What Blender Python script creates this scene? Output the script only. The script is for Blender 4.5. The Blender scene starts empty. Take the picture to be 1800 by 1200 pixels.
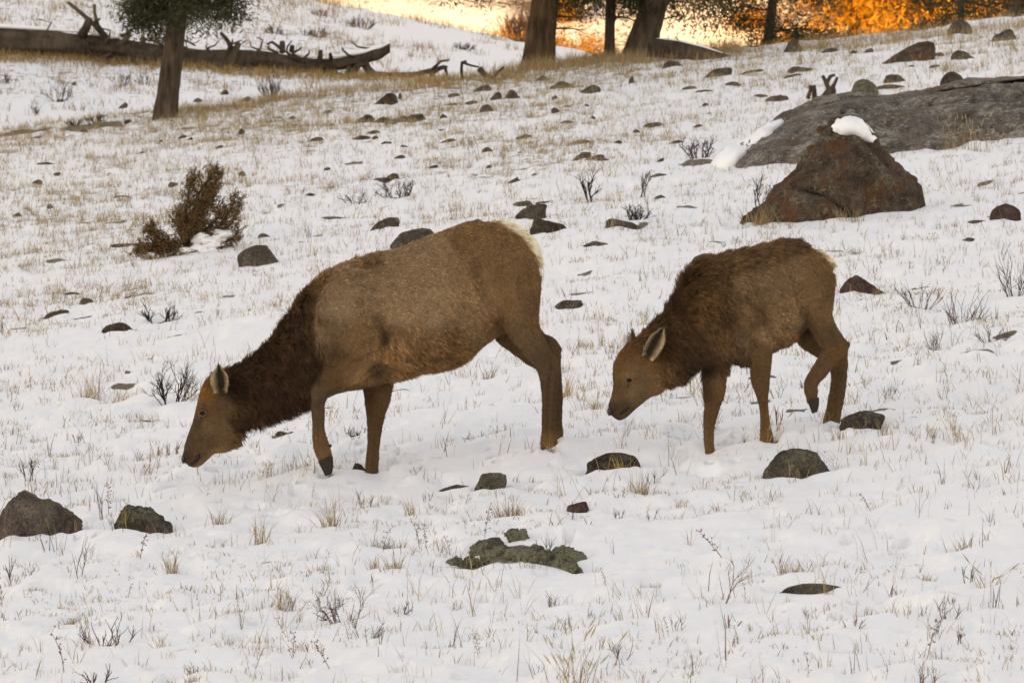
import bpy, math, random
import numpy as np

rng = np.random.default_rng(7)
random.seed(7)
S = bpy.context.scene
COL = S.collection
FPX = 10000.0            # focal length in pixels of an 1800 px wide frame (200 mm lens)

# ------------------------------------------------------------------ camera
cam = bpy.data.cameras.new("camera")
cam.lens = 200.0
cam.sensor_width = 36.0
cam.clip_start = 0.5
cam.clip_end = 5000.0
cam.dof.use_dof = True
cam.dof.focus_distance = 39.6
cam.dof.aperture_fstop = 10.0
cam.dof.aperture_blades = 8
cam_o = bpy.data.objects.new("camera", cam)
cam_o.rotation_euler = (math.radians(90), 0, 0)
COL.objects.link(cam_o)
S.camera = cam_o

# ------------------------------------------------------------------ world, sun, exposure
SUN_EL = math.radians(9.0)
SUN_AZ = math.radians(22.0)          # light travels towards +y, turned to +x by this angle
w = bpy.data.worlds.new("World")
S.world = w
w.use_nodes = True
nt = w.node_tree
nt.nodes.clear()
sky = nt.nodes.new("ShaderNodeTexSky")
sky.sky_type = 'NISHITA'
sky.sun_disc = False
sky.sun_elevation = SUN_EL
sky.sun_rotation = math.radians(180) + SUN_AZ
sky.altitude = 2000
sky.air_density = 1.0
sky.dust_density = 0.3
sky.ozone_density = 1.0
bg = nt.nodes.new("ShaderNodeBackground")
bg.inputs[1].default_value = 0.15
wo = nt.nodes.new("ShaderNodeOutputWorld")
nt.links.new(sky.outputs[0], bg.inputs[0])
nt.links.new(bg.outputs[0], wo.inputs[0])

sl = bpy.data.lights.new("sun", 'SUN')
sl.energy = 2.0
sl.angle = math.radians(0.53)
sl.color = (1.0, 0.66, 0.13)
sun = bpy.data.objects.new("sun", sl)
COL.objects.link(sun)
from mathutils import Vector
sd = Vector((math.sin(SUN_AZ) * math.cos(SUN_EL), math.cos(SUN_AZ) * math.cos(SUN_EL), -math.sin(SUN_EL)))
sun.rotation_euler = sd.to_track_quat('-Z', 'Y').to_euler()
sun.location = (-60, -150, 80)

vs = S.view_settings
vs.view_transform = 'Standard'
vs.look = 'None'
vs.gamma = 1.0
vs.use_curve_mapping = False
vs.exposure = 2.27
vs.use_white_balance = True
vs.white_balance_temperature = 14900
vs.white_balance_tint = 29
S.cycles.max_bounces = 6
S.cycles.diffuse_bounces = 4
S.cycles.sample_clamp_indirect = 6.0

# ------------------------------------------------------------------ noise
_T2 = rng.random((256, 256))
_P = rng.permutation(256)
def _fade(t): return t * t * t * (t * (t * 6 - 15) + 10)
def n2(x, y):
    x = np.asarray(x, float); y = np.asarray(y, float)
    xi = np.floor(x).astype(int); yi = np.floor(y).astype(int)
    fx = _fade(x - xi); fy = _fade(y - yi)
    a = _T2[xi & 255, yi & 255]; b = _T2[(xi + 1) & 255, yi & 255]
    c = _T2[xi & 255, (yi + 1) & 255]; d = _T2[(xi + 1) & 255, (yi + 1) & 255]
    return (a + (b - a) * fx) * (1 - fy) + (c + (d - c) * fx) * fy * 1.0 if False else (a * (1 - fx) + b * fx) * (1 - fy) + (c * (1 - fx) + d * fx) * fy
def fbm2(x, y, o=3):
    s = 0; amp = 1; t = 0
    for k in range(o):
        s = s + amp * (n2(x * 2 ** k + 17.3 * k, y * 2 ** k + 5.1 * k) - 0.5); t += amp; amp *= 0.5
    return s / t * 2
def n3(p):
    p = np.asarray(p, float)
    i = np.floor(p).astype(int); f = _fade(p - i)
    def h(a, b, c):
        return _T2[_P[(i[..., 0] + a) & 255] ^ ((i[..., 2] + c) * 37 & 255), _P[(i[..., 1] + b) & 255]]
    x0 = h(0, 0, 0) * (1 - f[..., 0]) + h(1, 0, 0) * f[..., 0]
    x1 = h(0, 1, 0) * (1 - f[..., 0]) + h(1, 1, 0) * f[..., 0]
    x2 = h(0, 0, 1) * (1 - f[..., 0]) + h(1, 0, 1) * f[..., 0]
    x3 = h(0, 1, 1) * (1 - f[..., 0]) + h(1, 1, 1) * f[..., 0]
    y0 = x0 * (1 - f[..., 1]) + x1 * f[..., 1]
    y1 = x2 * (1 - f[..., 1]) + x3 * f[..., 1]
    return y0 * (1 - f[..., 2]) + y1 * f[..., 2]
def fbm3(p, o=3):
    p = np.asarray(p, float); s = 0; amp = 1; t = 0
    for k in range(o):
        s = s + amp * (n3(p * 2 ** k + 11.7 * k) - 0.5); t += amp; amp *= 0.5
    return s / t * 2
def sstep(a, b, x):
    t = np.clip((x - a) / (b - a), 0, 1)
    return t * t * (3 - 2 * t)

# ------------------------------------------------------------------ materials
def mat(name):
    m = bpy.data.materials.new(name); m.use_nodes = True
    t = m.node_tree; b = t.nodes["Principled BSDF"]
    return m, t, b
def nd(t, kind, **kw):
    n = t.nodes.new(kind)
    for k, v in kw.items(): setattr(n, k, v)
    return n
def noise_node(t, scale, detail=4, rough=0.55, vec=None):
    n = nd(t, "ShaderNodeTexNoise"); n.inputs["Scale"].default_value = scale
    n.inputs["Detail"].default_value = detail; n.inputs["Roughness"].default_value = rough
    if vec is not None: t.links.new(vec, n.inputs["Vector"])
    return n
def ramp(t, fac, stops):
    r = nd(t, "ShaderNodeValToRGB")
    while len(r.color_ramp.elements) < len(stops): r.color_ramp.elements.new(0.5)
    for e, (p, c) in zip(r.color_ramp.elements, stops):
        e.position = p; e.color = (c[0], c[1], c[2], 1)
    t.links.new(fac, r.inputs[0]); return r
def mixc(t, fac, a, b, mode='MIX'):
    m = nd(t, "ShaderNodeMix", data_type='RGBA', blend_type=mode)
    for s, v in ((0, fac), (6, a), (7, b)):
        if hasattr(v, "is_linked") or isinstance(v, bpy.types.NodeSocket): t.links.new(v, m.inputs[s])
        elif s == 0: m.inputs[0].default_value = v
        else: m.inputs[s].default_value = (v[0], v[1], v[2], 1)
    return m.outputs[2]
def bump(t, b, h, dist, strength=1.0):
    n = nd(t, "ShaderNodeBump"); n.inputs["Distance"].default_value = dist; n.inputs["Strength"].default_value = strength
    t.links.new(h, n.inputs["Height"]); t.links.new(n.outputs[0], b.inputs["Normal"])

def snow_material(name, dirt=True):
    m, t, b = mat(name)
    tc = nd(t, "ShaderNodeTexCoord")
    c = (0.84, 0.835, 0.83)
    if dirt:
        n = noise_node(t, 5.0, 6, 0.7, tc.outputs["Object"])
        n2_ = noise_node(t, 0.35, 3, 0.5, tc.outputs["Object"])
        at = nd(t, "ShaderNodeAttribute"); at.attribute_name = "thin"
        ad = nd(t, "ShaderNodeMath", operation='MULTIPLY_ADD'); ad.inputs[1].default_value = 0.35
        t.links.new(at.outputs["Fac"], ad.inputs[0]); t.links.new(n.outputs["Fac"], ad.inputs[2])
        ad2 = nd(t, "ShaderNodeMath", operation='MULTIPLY_ADD'); ad2.inputs[1].default_value = 0.12
        t.links.new(n2_.outputs["Fac"], ad2.inputs[0]); t.links.new(ad.outputs[0], ad2.inputs[2])
        r = ramp(t, ad2.outputs[0], [(0.86, (0, 0, 0)), (0.98, (1, 1, 1))])
        n3_ = noise_node(t, 30, 4, 0.6, tc.outputs["Object"])
        soil = ramp(t, n3_.outputs["Fac"], [(0.3, (0.045, 0.034, 0.024)), (0.55, (0.13, 0.095, 0.058)), (0.75, (0.07, 0.053, 0.036))])
        c = mixc(t, r.outputs[0], c, soil.outputs[0])
        t.links.new(c, b.inputs["Base Color"])
    else:
        b.inputs["Base Color"].default_value = (*c, 1)
    b.inputs["Roughness"].default_value = 0.65
    b.inputs["Specular IOR Level"].default_value = 0.25
    nb = noise_node(t, 45, 5, 0.6, tc.outputs["Object"])
    bump(t, b, nb.outputs["Fac"], 0.012, 0.35)
    return m
M_SNOW = snow_material("snow")
M_SNOWCAP = snow_material("snow_cap", False)

def tint_material(name, rough=0.8, spec=0.2, transl=0.0, scale=0):
    """colour read from the mesh's own colour attribute (natural colour differences between blades, leaves, hairs)"""
    m, t, b = mat(name)
    a = nd(t, "ShaderNodeAttribute"); a.attribute_name = "tint"
    t.links.new(a.outputs["Color"], b.inputs["Base Color"])
    b.inputs["Roughness"].default_value = rough
    b.inputs["Specular IOR Level"].default_value = spec
    if transl:
        tr = nd(t, "ShaderNodeBsdfTranslucent"); t.links.new(a.outputs["Color"], tr.inputs[0])
        mx = nd(t, "ShaderNodeMixShader"); mx.inputs[0].default_value = transl
        t.links.new(b.outputs[0], mx.inputs[1]); t.links.new(tr.outputs[0], mx.inputs[2])
        t.links.new(mx.outputs[0], t.nodes["Material Output"].inputs[0])
    return m
M_GRASS = tint_material("dry_grass", 0.7, 0.2, 0.25)
M_LEAF = tint_material("foliage", 0.7, 0.2, 0.3)
M_TWIG = tint_material("twig", 0.85, 0.1)
M_FUR = tint_material("fur", 0.62, 0.18)

def coat_material():
    m, t, b = mat("coat")
    a = nd(t, "ShaderNodeAttribute"); a.attribute_name = "tint"
    tc = nd(t, "ShaderNodeTexCoord")
    n = noise_node(t, 60, 5, 0.7, tc.outputs["Object"])
    r = ramp(t, n.outputs["Fac"], [(0.3, (0.6, 0.6, 0.6)), (0.7, (1.2, 1.2, 1.2))])
    t.links.new(mixc(t, 1.0, a.outputs["Color"], r.outputs[0], 'MULTIPLY'), b.inputs["Base Color"])
    b.inputs["Roughness"].default_value = 0.8
    b.inputs["Specular IOR Level"].default_value = 0.1
    bump(t, b, n.outputs["Fac"], 0.01, 0.6)
    return m
M_COAT = coat_material()

def rock_material(name, c1, c2, c3, lichen, lich_amt, rust=None, rust_amt=0.0, sc=1.0, strata=False):
    m, t, b = mat(name)
    tc = nd(t, "ShaderNodeTexCoord"); oi = nd(t, "ShaderNodeObjectInfo")
    mp = nd(t, "ShaderNodeVectorMath", operation='ADD')
    cx = nd(t, "ShaderNodeCombineXYZ")
    mu = nd(t, "ShaderNodeMath", operation='MULTIPLY'); mu.inputs[1].default_value = 37.0
    t.links.new(oi.outputs["Random"], mu.inputs[0]); t.links.new(mu.outputs[0], cx.inputs[0])
    t.links.new(tc.outputs["Object"], mp.inputs[0]); t.links.new(cx.outputs[0], mp.inputs[1])
    v = mp.outputs[0]
    if strata:
        st = nd(t, 'ShaderNodeMapping'); st.inputs['Scale'].default_value = (0.8, 1.0, 1.25); st.inputs['Rotation'].default_value = (0, 0.12, 0)
        t.links.new(v, st.inputs[0]); v = st.outputs[0]
    n = noise_node(t, 7 * sc, 8, 0.65, v)
    col = ramp(t, n.outputs["Fac"], [(0.30, c1), (0.5, c2), (0.72, c3)]).outputs[0]
    if rust is not None:
        nr = noise_node(t, 3.2 * sc, 5, 0.6, v)
        col = mixc(t, ramp(t, nr.outputs["Fac"], [(0.62 - rust_amt, (0, 0, 0)), (0.72 - rust_amt, (0.85, 0.85, 0.85))]).outputs[0], col, rust)
    nl = noise_node(t, 22 * sc, 5, 0.75, v)
    nl2 = noise_node(t, 4 * sc, 3, 0.5, v)
    ml = nd(t, "ShaderNodeMath", operation='MULTIPLY_ADD'); ml.inputs[1].default_value = 0.6
    t.links.new(nl2.outputs["Fac"], ml.inputs[0]); t.links.new(nl.outputs["Fac"], ml.inputs[2])
    col = mixc(t, ramp(t, ml.outputs[0], [(0.95 - lich_amt, (0, 0, 0)), (1.03 - lich_amt, (0.8, 0.8, 0.8))]).outputs[0], col, lichen)
    nf = noise_node(t, 60 * sc, 4, 0.7, v)
    col = mixc(t, 1.0, col, ramp(t, nf.outputs["Fac"], [(0.3, (0.4, 0.4, 0.4)), (0.7, (1.6, 1.6, 1.6))]).outputs[0], 'MULTIPLY')
    t.links.new(col, b.inputs["Base Color"])
    b.inputs["Roughness"].default_value = 0.9
    b.inputs["Specular IOR Level"].default_value = 0.15
    ms = nd(t, "ShaderNodeMath", operation='MULTIPLY_ADD'); ms.inputs[1].default_value = 0.5
    t.links.new(nl.outputs["Fac"], ms.inputs[0]); t.links.new(n.outputs["Fac"], ms.inputs[2])
    bump(t, b, ms.outputs[0], 0.09 / sc, 1.0)
    return m
M_ROCK = {
 'grey': rock_material("grey_rock", (0.038, 0.028, 0.021), (0.095, 0.071, 0.054), (0.17, 0.133, 0.103), (0.22, 0.19, 0.125), 0.07),
 'brown': rock_material("brown_rock", (0.03, 0.02, 0.014), (0.075, 0.052, 0.036), (0.13, 0.095, 0.07), (0.15, 0.14, 0.08), 0.06, (0.13, 0.05, 0.02), 0.04),
 'red': rock_material("reddish_rock", (0.04, 0.022, 0.017), (0.10, 0.055, 0.042), (0.16, 0.10, 0.08), (0.17, 0.16, 0.11), 0.02, (0.15, 0.05, 0.02), 0.06),
 'lichen': rock_material("lichen_rock", (0.04, 0.031, 0.022), (0.10, 0.078, 0.056), (0.18, 0.145, 0.11), (0.20, 0.19, 0.12), 0.14, (0.12, 0.05, 0.025), 0.0),
 'pink': rock_material("pinkish_rock", (0.05, 0.035, 0.028), (0.14, 0.10, 0.08), (0.25, 0.185, 0.15), (0.17, 0.17, 0.08), 0.10, (0.12, 0.05, 0.03), 0.0),
 'moss': rock_material("mossy_rock", (0.055, 0.048, 0.028), (0.12, 0.105, 0.065), (0.20, 0.18, 0.115), (0.25, 0.24, 0.15), 0.22, None, 0, 2.0),
 'boulder': rock_material("boulder_rock", (0.035, 0.024, 0.017), (0.10, 0.064, 0.044), (0.18, 0.125, 0.092), (0.21, 0.18, 0.11), 0.08, (0.16, 0.062, 0.028), 0.11),
 'slab': rock_material("slab_rock", (0.06, 0.048, 0.040), (0.17, 0.14, 0.115), (0.27, 0.225, 0.19), (0.38, 0.34, 0.29), 0.12, (0.15, 0.095, 0.062), 0.07, 0.8, True),
}
def bark_material(name, c1, c2, c3):
    m, t, b = mat(name)
    tc = nd(t, "ShaderNodeTexCoord")
    mp = nd(t, "ShaderNodeMapping"); mp.inputs["Scale"].default_value = (14, 14, 2.2)
    t.links.new(tc.outputs["Object"], mp.inputs[0])
    n = noise_node(t, 1.0, 6, 0.65, mp.outputs[0])
    n2_ = noise_node(t, 2.0, 3, 0.5, tc.outputs["Object"])
    col = ramp(t, n.outputs["Fac"], [(0.32, c1), (0.5, c2), (0.7, c3)]).outputs[0]
    col = mixc(t, 0.5, col, ramp(t, n2_.outputs["Fac"], [(0.3, c1), (0.7, c3)]).outputs[0])
    t.links.new(col, b.inputs["Base Color"])
    b.inputs["Roughness"].default_value = 0.95; b.inputs["Specular IOR Level"].default_value = 0.1
    bump(t, b, n.outputs["Fac"], 0.05, 1.0)
    return m
M_BARK = bark_material("bark", (0.015, 0.010, 0.007), (0.068, 0.045, 0.032), (0.17, 0.115, 0.08))
M_BARKW = bark_material("warm_bark", (0.018, 0.010, 0.006), (0.085, 0.048, 0.028), (0.21, 0.125, 0.07))
M_DEAD = bark_material("dead_wood", (0.018, 0.012, 0.009), (0.062, 0.042, 0.03), (0.15, 0.105, 0.075))
def flat_material(name, c, rough, spec=0.5):
    m, t, b = mat(name)
    tc = nd(t, "ShaderNodeTexCoord"); n = noise_node(t, 80, 4, 0.6, tc.outputs["Object"])
    r = ramp(t, n.outputs["Fac"], [(0.3, tuple(x * 0.7 for x in c)), (0.7, tuple(min(1, x * 1.3) for x in c))])
    t.links.new(r.outputs[0], b.inputs["Base Color"])
    b.inputs["Roughness"].default_value = rough; b.inputs["Specular IOR Level"].default_value = spec
    return m
M_EYE = flat_material("eye_gloss", (0.008, 0.005, 0.004), 0.2, 0.12)
M_HOOF = flat_material("hoof_horn", (0.036, 0.027, 0.021), 0.7, 0.12)
M_NOSE = flat_material("nose_skin", (0.018, 0.014, 0.013), 0.35)
M_LID = flat_material("eyelid_skin", (0.17, 0.095, 0.05), 0.7, 0.15)
M_MOUTH = flat_material("mouth_skin", (0.02, 0.012, 0.01), 0.6, 0.2)

# ------------------------------------------------------------------ mesh helpers
def make_mesh(name, V, F, m=None, smooth=True, tint=None, sharp=None):
    me = bpy.data.meshes.new(name)
    V = np.asarray(V, np.float32)
    if isinstance(F, np.ndarray):
        k = F.shape[1]; nf = len(F)
        me.vertices.add(len(V)); me.vertices.foreach_set("co", V.ravel())
        me.loops.add(nf * k); me.loops.foreach_set("vertex_index", F.astype(np.int32).ravel())
        me.polygons.add(nf); me.polygons.foreach_set("loop_start", np.arange(0, nf * k, k, dtype=np.int32))
        me.update(calc_edges=True)
    else:
        me.from_pydata(V.tolist(), [], F); me.update()
    if smooth and len(me.polygons): me.polygons.foreach_set("use_smooth", np.ones(len(me.polygons), bool))
    if tint is not None:
        a = me.color_attributes.new("tint", 'FLOAT_COLOR', 'POINT')
        c = np.ones((len(V), 4), np.float32); c[:, :3] = tint
        a.data.foreach_set("color", c.ravel())
    if m: me.materials.append(m)
    return me
def link(name, me, parent=None, loc=(0, 0, 0), **props):
    o = bpy.data.objects.new(name, me); COL.objects.link(o)
    o.location = loc
    if parent is not None: o.parent = parent
    for k, v in props.items():
        if v: o[k] = v
    return o

class MB:
    """collects tubes, blades and other pieces of ONE mesh"""
    def __init__(s): s.V = []; s.F = []; s.C = []; s.n = 0
    def add(s, V, F, c=None):
        V = np.asarray(V, float); s.V.append(V)
        s.F += [tuple(int(i) + s.n for i in f) for f in F]
        s.C.append(np.broadcast_to(np.asarray(c if c is not None else (1, 1, 1), float), (len(V), 3)))
        s.n += len(V)
    def tube(s, P, R, k=5, c=None, cap=True):
        P = np.asarray(P, float); R = np.broadcast_to(np.asarray(R, float), (len(P),))
        T = np.gradient(P, axis=0); T /= np.linalg.norm(T, axis=1)[:, None] + 1e-9
        ref = np.array([0.31, 0.93, 0.2]); 
        if abs(T[0] @ ref) > 0.9: ref = np.array([1.0, 0.1, 0.0])
        A = np.cross(T, ref); A /= np.linalg.norm(A, axis=1)[:, None] + 1e-9
        B = np.cross(T, A)
        th = np.linspace(0, 2 * np.pi, k, endpoint=False)
        V = (P[:, None] + R[:, None, None] * (np.cos(th)[None, :, None] * A[:, None] + np.sin(th)[None, :, None] * B[:, None])).reshape(-1, 3)
        F = []
        for i in range(len(P) - 1):
            for j in range(k):
                F.append((i * k + j, i * k + (j + 1) % k, (i + 1) * k + (j + 1) % k, (i + 1) * k + j))
        if cap:
            F.append(tuple(range(k - 1, -1, -1))); F.append(tuple(range((len(P) - 1) * k, len(P) * k)))
        s.add(V, F, c)
    def mesh(s, name, m, smooth=True, tint=True):
        return make_mesh(name, np.concatenate(s.V), s.F, m, smooth, np.concatenate(s.C) if tint else None)

def tri_cloud(C, D, N, L, W, tint):
    """many slender leaf triangles/quads: centre, direction, side vector, length, width -> V, F, tint"""
    n = len(C)
    L = np.broadcast_to(L, (n,))[:, None]; W = np.broadcast_to(W, (n,))[:, None]
    V = np.stack([C - N * W * 0.5, C + D * L * 0.5 - N * W * 0.15 + D * 0, C + D * L, C + N * W * 0.5], 1)
    V[:, 1] = C + D * L * 0.45 - N * W * 0.5
    V = np.stack([C, C + D * L * 0.45 - N * W * 0.5, C + D * L, C + D * L * 0.45 + N * W * 0.5], 1).reshape(-1, 3)
    F = np.arange(4 * n).reshape(n, 4)
    return V, F, np.repeat(tint, 4, 0)
def unit(v): return v / (np.linalg.norm(v, axis=-1, keepdims=True) + 1e-9)

# ------------------------------------------------------------------ the lie of the land
def W(px, py, d):
    """point on the line of sight through (px, py) of the 1800x1200 photograph at distance d"""
    return np.array([(px - 900.0) / FPX * d, d, (600.0 - py) / FPX * d])

_cx = np.array([-3, -.2, -.09, -.065, -.038, -.016, .003, .02, .04, 3])
_cy = np.array([-900, -200, -110, -60, -5, 38, 78, 100, 135, 160])
def base_ground(x, y):
    x = np.asarray(x, float); y = np.asarray(y, float)
    u = x / np.maximum(y, 1.0)
    xc = np.clip(x, -14 - .02 * np.abs(y), 14 + .02 * np.abs(y))
    plane = -4.8 + 0.10 * y + 0.10 * xc
    near = -1.75 - 0.025 * y + 0.03 * xc
    z = np.where(y < 29, np.maximum(plane, near), plane)
    z = np.logaddexp(plane * 6, near * 6) / 6 * (1 - sstep(22, 30, y)) + plane * sstep(22, 30, y)
    # crest of the near slope, then the ground behind it
    yc = 88.5 + 3.5 * sstep(-.02, .02, u)
    top = -4.8 + 0.1 * yc + 0.05 + 0.10 * xc
    dip = top - 0.55 * sstep(0, 6, y - yc)
    zc = np.interp(u, _cx, _cy)
    zc = (600 - zc) / FPX * 130
    tt = np.clip((y - 94) / (130 - 94), 0, 1)
    left = dip + (zc - dip) * (0.62 * tt + 0.38 * sstep(0, 1, tt)) - 0.03 * np.maximum(y - 130, 0) 
    right = top - 0.09 * np.maximum(y - yc - 3, 0) - 0.5 * sstep(0, 5, y - yc)
    right = np.maximum(right, -6)
    s = sstep(0.012, 0.04, u)
    beh = left * (1 - s) + right * s
    k = sstep(-1.5, 1.5, y - yc)
    z = z * (1 - k) + beh * k
    far = -3 + 0.10 * (y - 130) + 0.0011 * np.maximum(y - 130, 0) ** 2 * (y < 330) + np.where(y >= 330, 0.0011 * 200 ** 2 + 0.44 * (y - 330), 0) + 3.5
    far = far + 2.0 * fbm2(x / 40, y / 40, 2)
    q = 0.8
    far_on = y > 112
    z = np.where(far_on, np.logaddexp(np.clip(z * q, -50, 200), np.clip(np.minimum(far, 400) * q, -50, 400)) / q, z)
    z = z + 0.07 * fbm2(x / 5.0 + 3, y / 6.0, 2)
    return z
FEET = []      # (x, y, z) where hooves stand: the snow surface passes through them
_fw = None
def ground(x, y):
    z = base_ground(x, y)
    if _fw is not None:
        for (fx, fy, fz), wk in zip(FEET, _fw):
            z = z + wk * np.exp(-(((x - fx) / 0.38) ** 2 + ((y - fy) / 0.6) ** 2))
    return z
def fit_feet():
    global _fw
    P = np.array(FEET)
    A = np.exp(-(((P[:, None, 0] - P[None, :, 0]) / 0.38) ** 2 + ((P[:, None, 1] - P[None, :, 1]) / 0.6) ** 2))
    r = P[:, 2] - base_ground(P[:, 0], P[:, 1])
    _fw = np.linalg.solve(A + 0.02 * np.eye(len(P)), r)
    print("feet residual", np.round(r, 3))
_dd = np.concatenate([np.linspace(27, 95, 3000), np.linspace(95, 260, 1500)])
def at(px, py):
    """where the line of sight through (px, py) meets the ground"""
    u = (px - 900.0) / FPX; v = (600.0 - py) / FPX
    g = ground(u * _dd, _dd) - v * _dd
    i = np.argmax(g > 0)
    if i == 0: i = len(_dd) - 1
    d = _dd[i]
    return np.array([u * d, d, float(ground(u * d, d))])
SOIL = []      # (x, y, rx, ry): spots where the snow has melted off the ground
PITS = []      # (x, y, rx, ry, depth, sharpness): hollows (+) and lumps (-) in the snow
def pit(px, py, wpx, depth, ry=None, sh=4):
    p = at(px, py); rx = wpx / 2 / FPX * p[1]
    PITS.append((p[0], p[1], rx, ry if ry else rx * 1.1, depth, sh))

# ------------------------------------------------------------------ lofts
def loft(stations, seg=20, dense=4, exp=2.0, closed_tip=True):
    """stations: (topx, topy, botx, boty, halfwidth, depth) in photograph pixels / metres -> closed mesh"""
    st = np.array(stations, float)
    n = len(st); m = (n - 1) * dense + 1
    t = np.linspace(0, n - 1, m)
    # Catmull-Rom through the stations
    i = np.clip(np.floor(t).astype(int), 0, n - 2); f = (t - i)[:, None]
    p0 = st[np.clip(i - 1, 0, n - 1)]; p1 = st[i]; p2 = st[i + 1]; p3 = st[np.clip(i + 2, 0, n - 1)]
    q = 0.5 * (2 * p1 + (p2 - p0) * f + (2 * p0 - 5 * p1 + 4 * p2 - p3) * f ** 2 + (3 * p1 - p0 - 3 * p2 + p3) * f ** 3)
    d = q[:, 5]
    A = np.stack([(q[:, 0] - 900) / FPX * d, d, (600 - q[:, 1]) / FPX * d], 1)
    B = np.stack([(q[:, 2] - 900) / FPX * d, d, (600 - q[:, 3]) / FPX * d], 1)
    Cn = (A + B) / 2; H = (A - B) / 2
    th = np.linspace(0, 2 * np.pi, seg, endpoint=False)
    c = np.cos(th); s_ = np.sin(th)
    c = np.sign(c) * np.abs(c) ** (2 / exp); s_ = np.sign(s_) * np.abs(s_) ** (2 / exp)
    Y = np.array([0, 1.0, 0])
    V = Cn[:, None] + c[None, :, None] * H[:, None] + (s_[None, :, None] * np.maximum(q[:, 4], 0.004)[:, None, None]) * Y
    V = V.reshape(-1, 3)
    F = []
    for a in range(m - 1):
        for b in range(seg):
            F.append((a * seg + b, a * seg + (b + 1) % seg, (a + 1) * seg + (b + 1) % seg, (a + 1) * seg + b))
    e0 = len(V); V = np.vstack([V, Cn[0], Cn[-1]])
    for b in range(seg):
        F.append((e0, (b + 1) % seg, b)); F.append((e0 + 1, (m - 1) * seg + b, (m - 1) * seg + (b + 1) % seg))
    return V, F
def ball(p, r, sx=1, sy=1, sz=1, seg=16):
    V = []; F = []
    rings = seg // 2
    for i in range(1, rings):
        a = math.pi * i / rings
        for j in range(seg):
            b = 2 * math.pi * j / seg
            V.append((p[0] + r * sx * math.sin(a) * math.cos(b), p[1] + r * sy * math.sin(a) * math.sin(b), p[2] + r * sz * math.cos(a)))
    for i in range(rings - 2):
        for j in range(seg):
            F.append((i * seg + j, (i + 1) * seg + j, (i + 1) * seg + (j + 1) % seg, i * seg + (j + 1) % seg))
    t = len(V); V += [(p[0], p[1], p[2] + r * sz), (p[0], p[1], p[2] - r * sz)]
    for j in range(seg):
        F.append((t, j, (j + 1) % seg)); F.append((t + 1, (rings - 2) * seg + (j + 1) % seg, (rings - 2) * seg + j))
    return np.array(V), F
def fuse(parts, voxel, it=3):
    """closed pieces -> one continuous skin (voxel remesh, then smoothing)"""
    mb = MB()
    for V, F in parts: mb.add(V, F)
    me = mb.mesh("tmp", None, tint=False)
    o = bpy.data.objects.new("tmp", me); COL.objects.link(o)
    mod = o.modifiers.new("r", 'REMESH'); mod.mode = 'VOXEL'; mod.voxel_size = voxel; mod.adaptivity = 0
    dg = bpy.context.evaluated_depsgraph_get()
    ev = o.evaluated_get(dg); m2 = ev.to_mesh()
    V = np.empty(len(m2.vertices) * 3, np.float32); m2.vertices.foreach_get("co", V); V = V.reshape(-1, 3).astype(float)
    nl = len(m2.loops); L = np.empty(nl, np.int32); m2.loops.foreach_get("vertex_index", L)
    E = np.empty(len(m2.edges) * 2, np.int32); m2.edges.foreach_get("vertices", E); E = E.reshape(-1, 2)
    F = L.reshape(-1, 4)
    ev.to_mesh_clear(); bpy.data.objects.remove(o)
    deg = np.bincount(E.ravel(), minlength=len(V)).astype(float)[:, None]
    def lap(X):
        s = np.zeros_like(X)
        for k in range(3):
            s[:, k] = np.bincount(E[:, 0], X[E[:, 1], k], len(X)) + np.bincount(E[:, 1], X[E[:, 0], k], len(X))
        return s / deg - X
    for _ in range(it):
        V = V + 0.55 * lap(V)
        V = V - 0.45 * lap(V)
    for _ in range(2): V = V + 0.5 * lap(V)
    return V, F
def normals(V, F):
    a = V[F[:, 2]] - V[F[:, 0]]; b = V[F[:, 3 if F.shape[1] > 3 else 1]] - V[F[:, 1 if F.shape[1] > 3 else 0]]
    fn = np.cross(a, b)
    N = np.zeros_like(V)
    for k in range(F.shape[1]):
        for c in range(3): N[:, c] += np.bincount(F[:, k], fn[:, c], len(V))
    return unit(N), 0.5 * np.linalg.norm(fn, axis=1)

# ------------------------------------------------------------------ the two elk: traced side outlines, real widths
DA = 40.0
def sa(rows, off):  # adult: lateral offset in metres (minus = towards the camera)
    return [(a, b, c, d, w, DA + off) for a, b, c, d, w in rows]
ADULT = []
ADULT.append(loft(sa([
 (319,806,331,818,.022),(320,801,340,821,.040),(323,789,352,819,.052),(329,768,364,809,.052),(336,748,378,798,.058),(341,730,398,796,.074),
 (345,711,416,789,.094),(351,686,428,772,.100),(364,662,436,756,.100),(384,650,447,752,.105),(410,641,468,745,.115),(442,623,500,735,.135),
 (475,594,533,720,.16),(500,557,560,706,.185),(525,520,590,694,.215),(552,492,615,688,.245),(580,471,640,684,.275),(610,456,665,677,.295),
 (650,447,700,669,.31),(700,434,745,657,.325),(750,415,795,648,.33),(797,397,828,630,.325),(832,386,858,604,.315),(868,385,885,588,.30),
 (900,393,915,575,.275),(925,409,935,560,.235),(942,431,947,540,.19),(951,456,950,515,.12)], 0), seg=28))
# near shoulder, raised near foreleg
ADULT.append(loft(sa([(600,470,652,474,.05),(575,500,655,500,.085),(556,540,660,540,.105),(553,580,668,580,.11),(568,612,672,618,.10),(590,625,668,645,.08)], -.205)))
ADULT.append(loft(sa([(655,560,690,640,.06),(628,590,672,648,.075),(603,614,645,664,.062),(580,640,615,680,.052),(560,662,590,692,.045),(548,676,580,698,.042)], -.21)))
ADULT.append(loft(sa([(552,672,582,684,.036),(545,690,577,697,.042),(544,708,572,712,.036),(547,728,571,730,.030),(548,750,571,748,.029),(548,768,574,764,.034),(549,784,578,776,.038),(554,799,583,792,.036),(560,812,585,802,.034)], -.21)))
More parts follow.
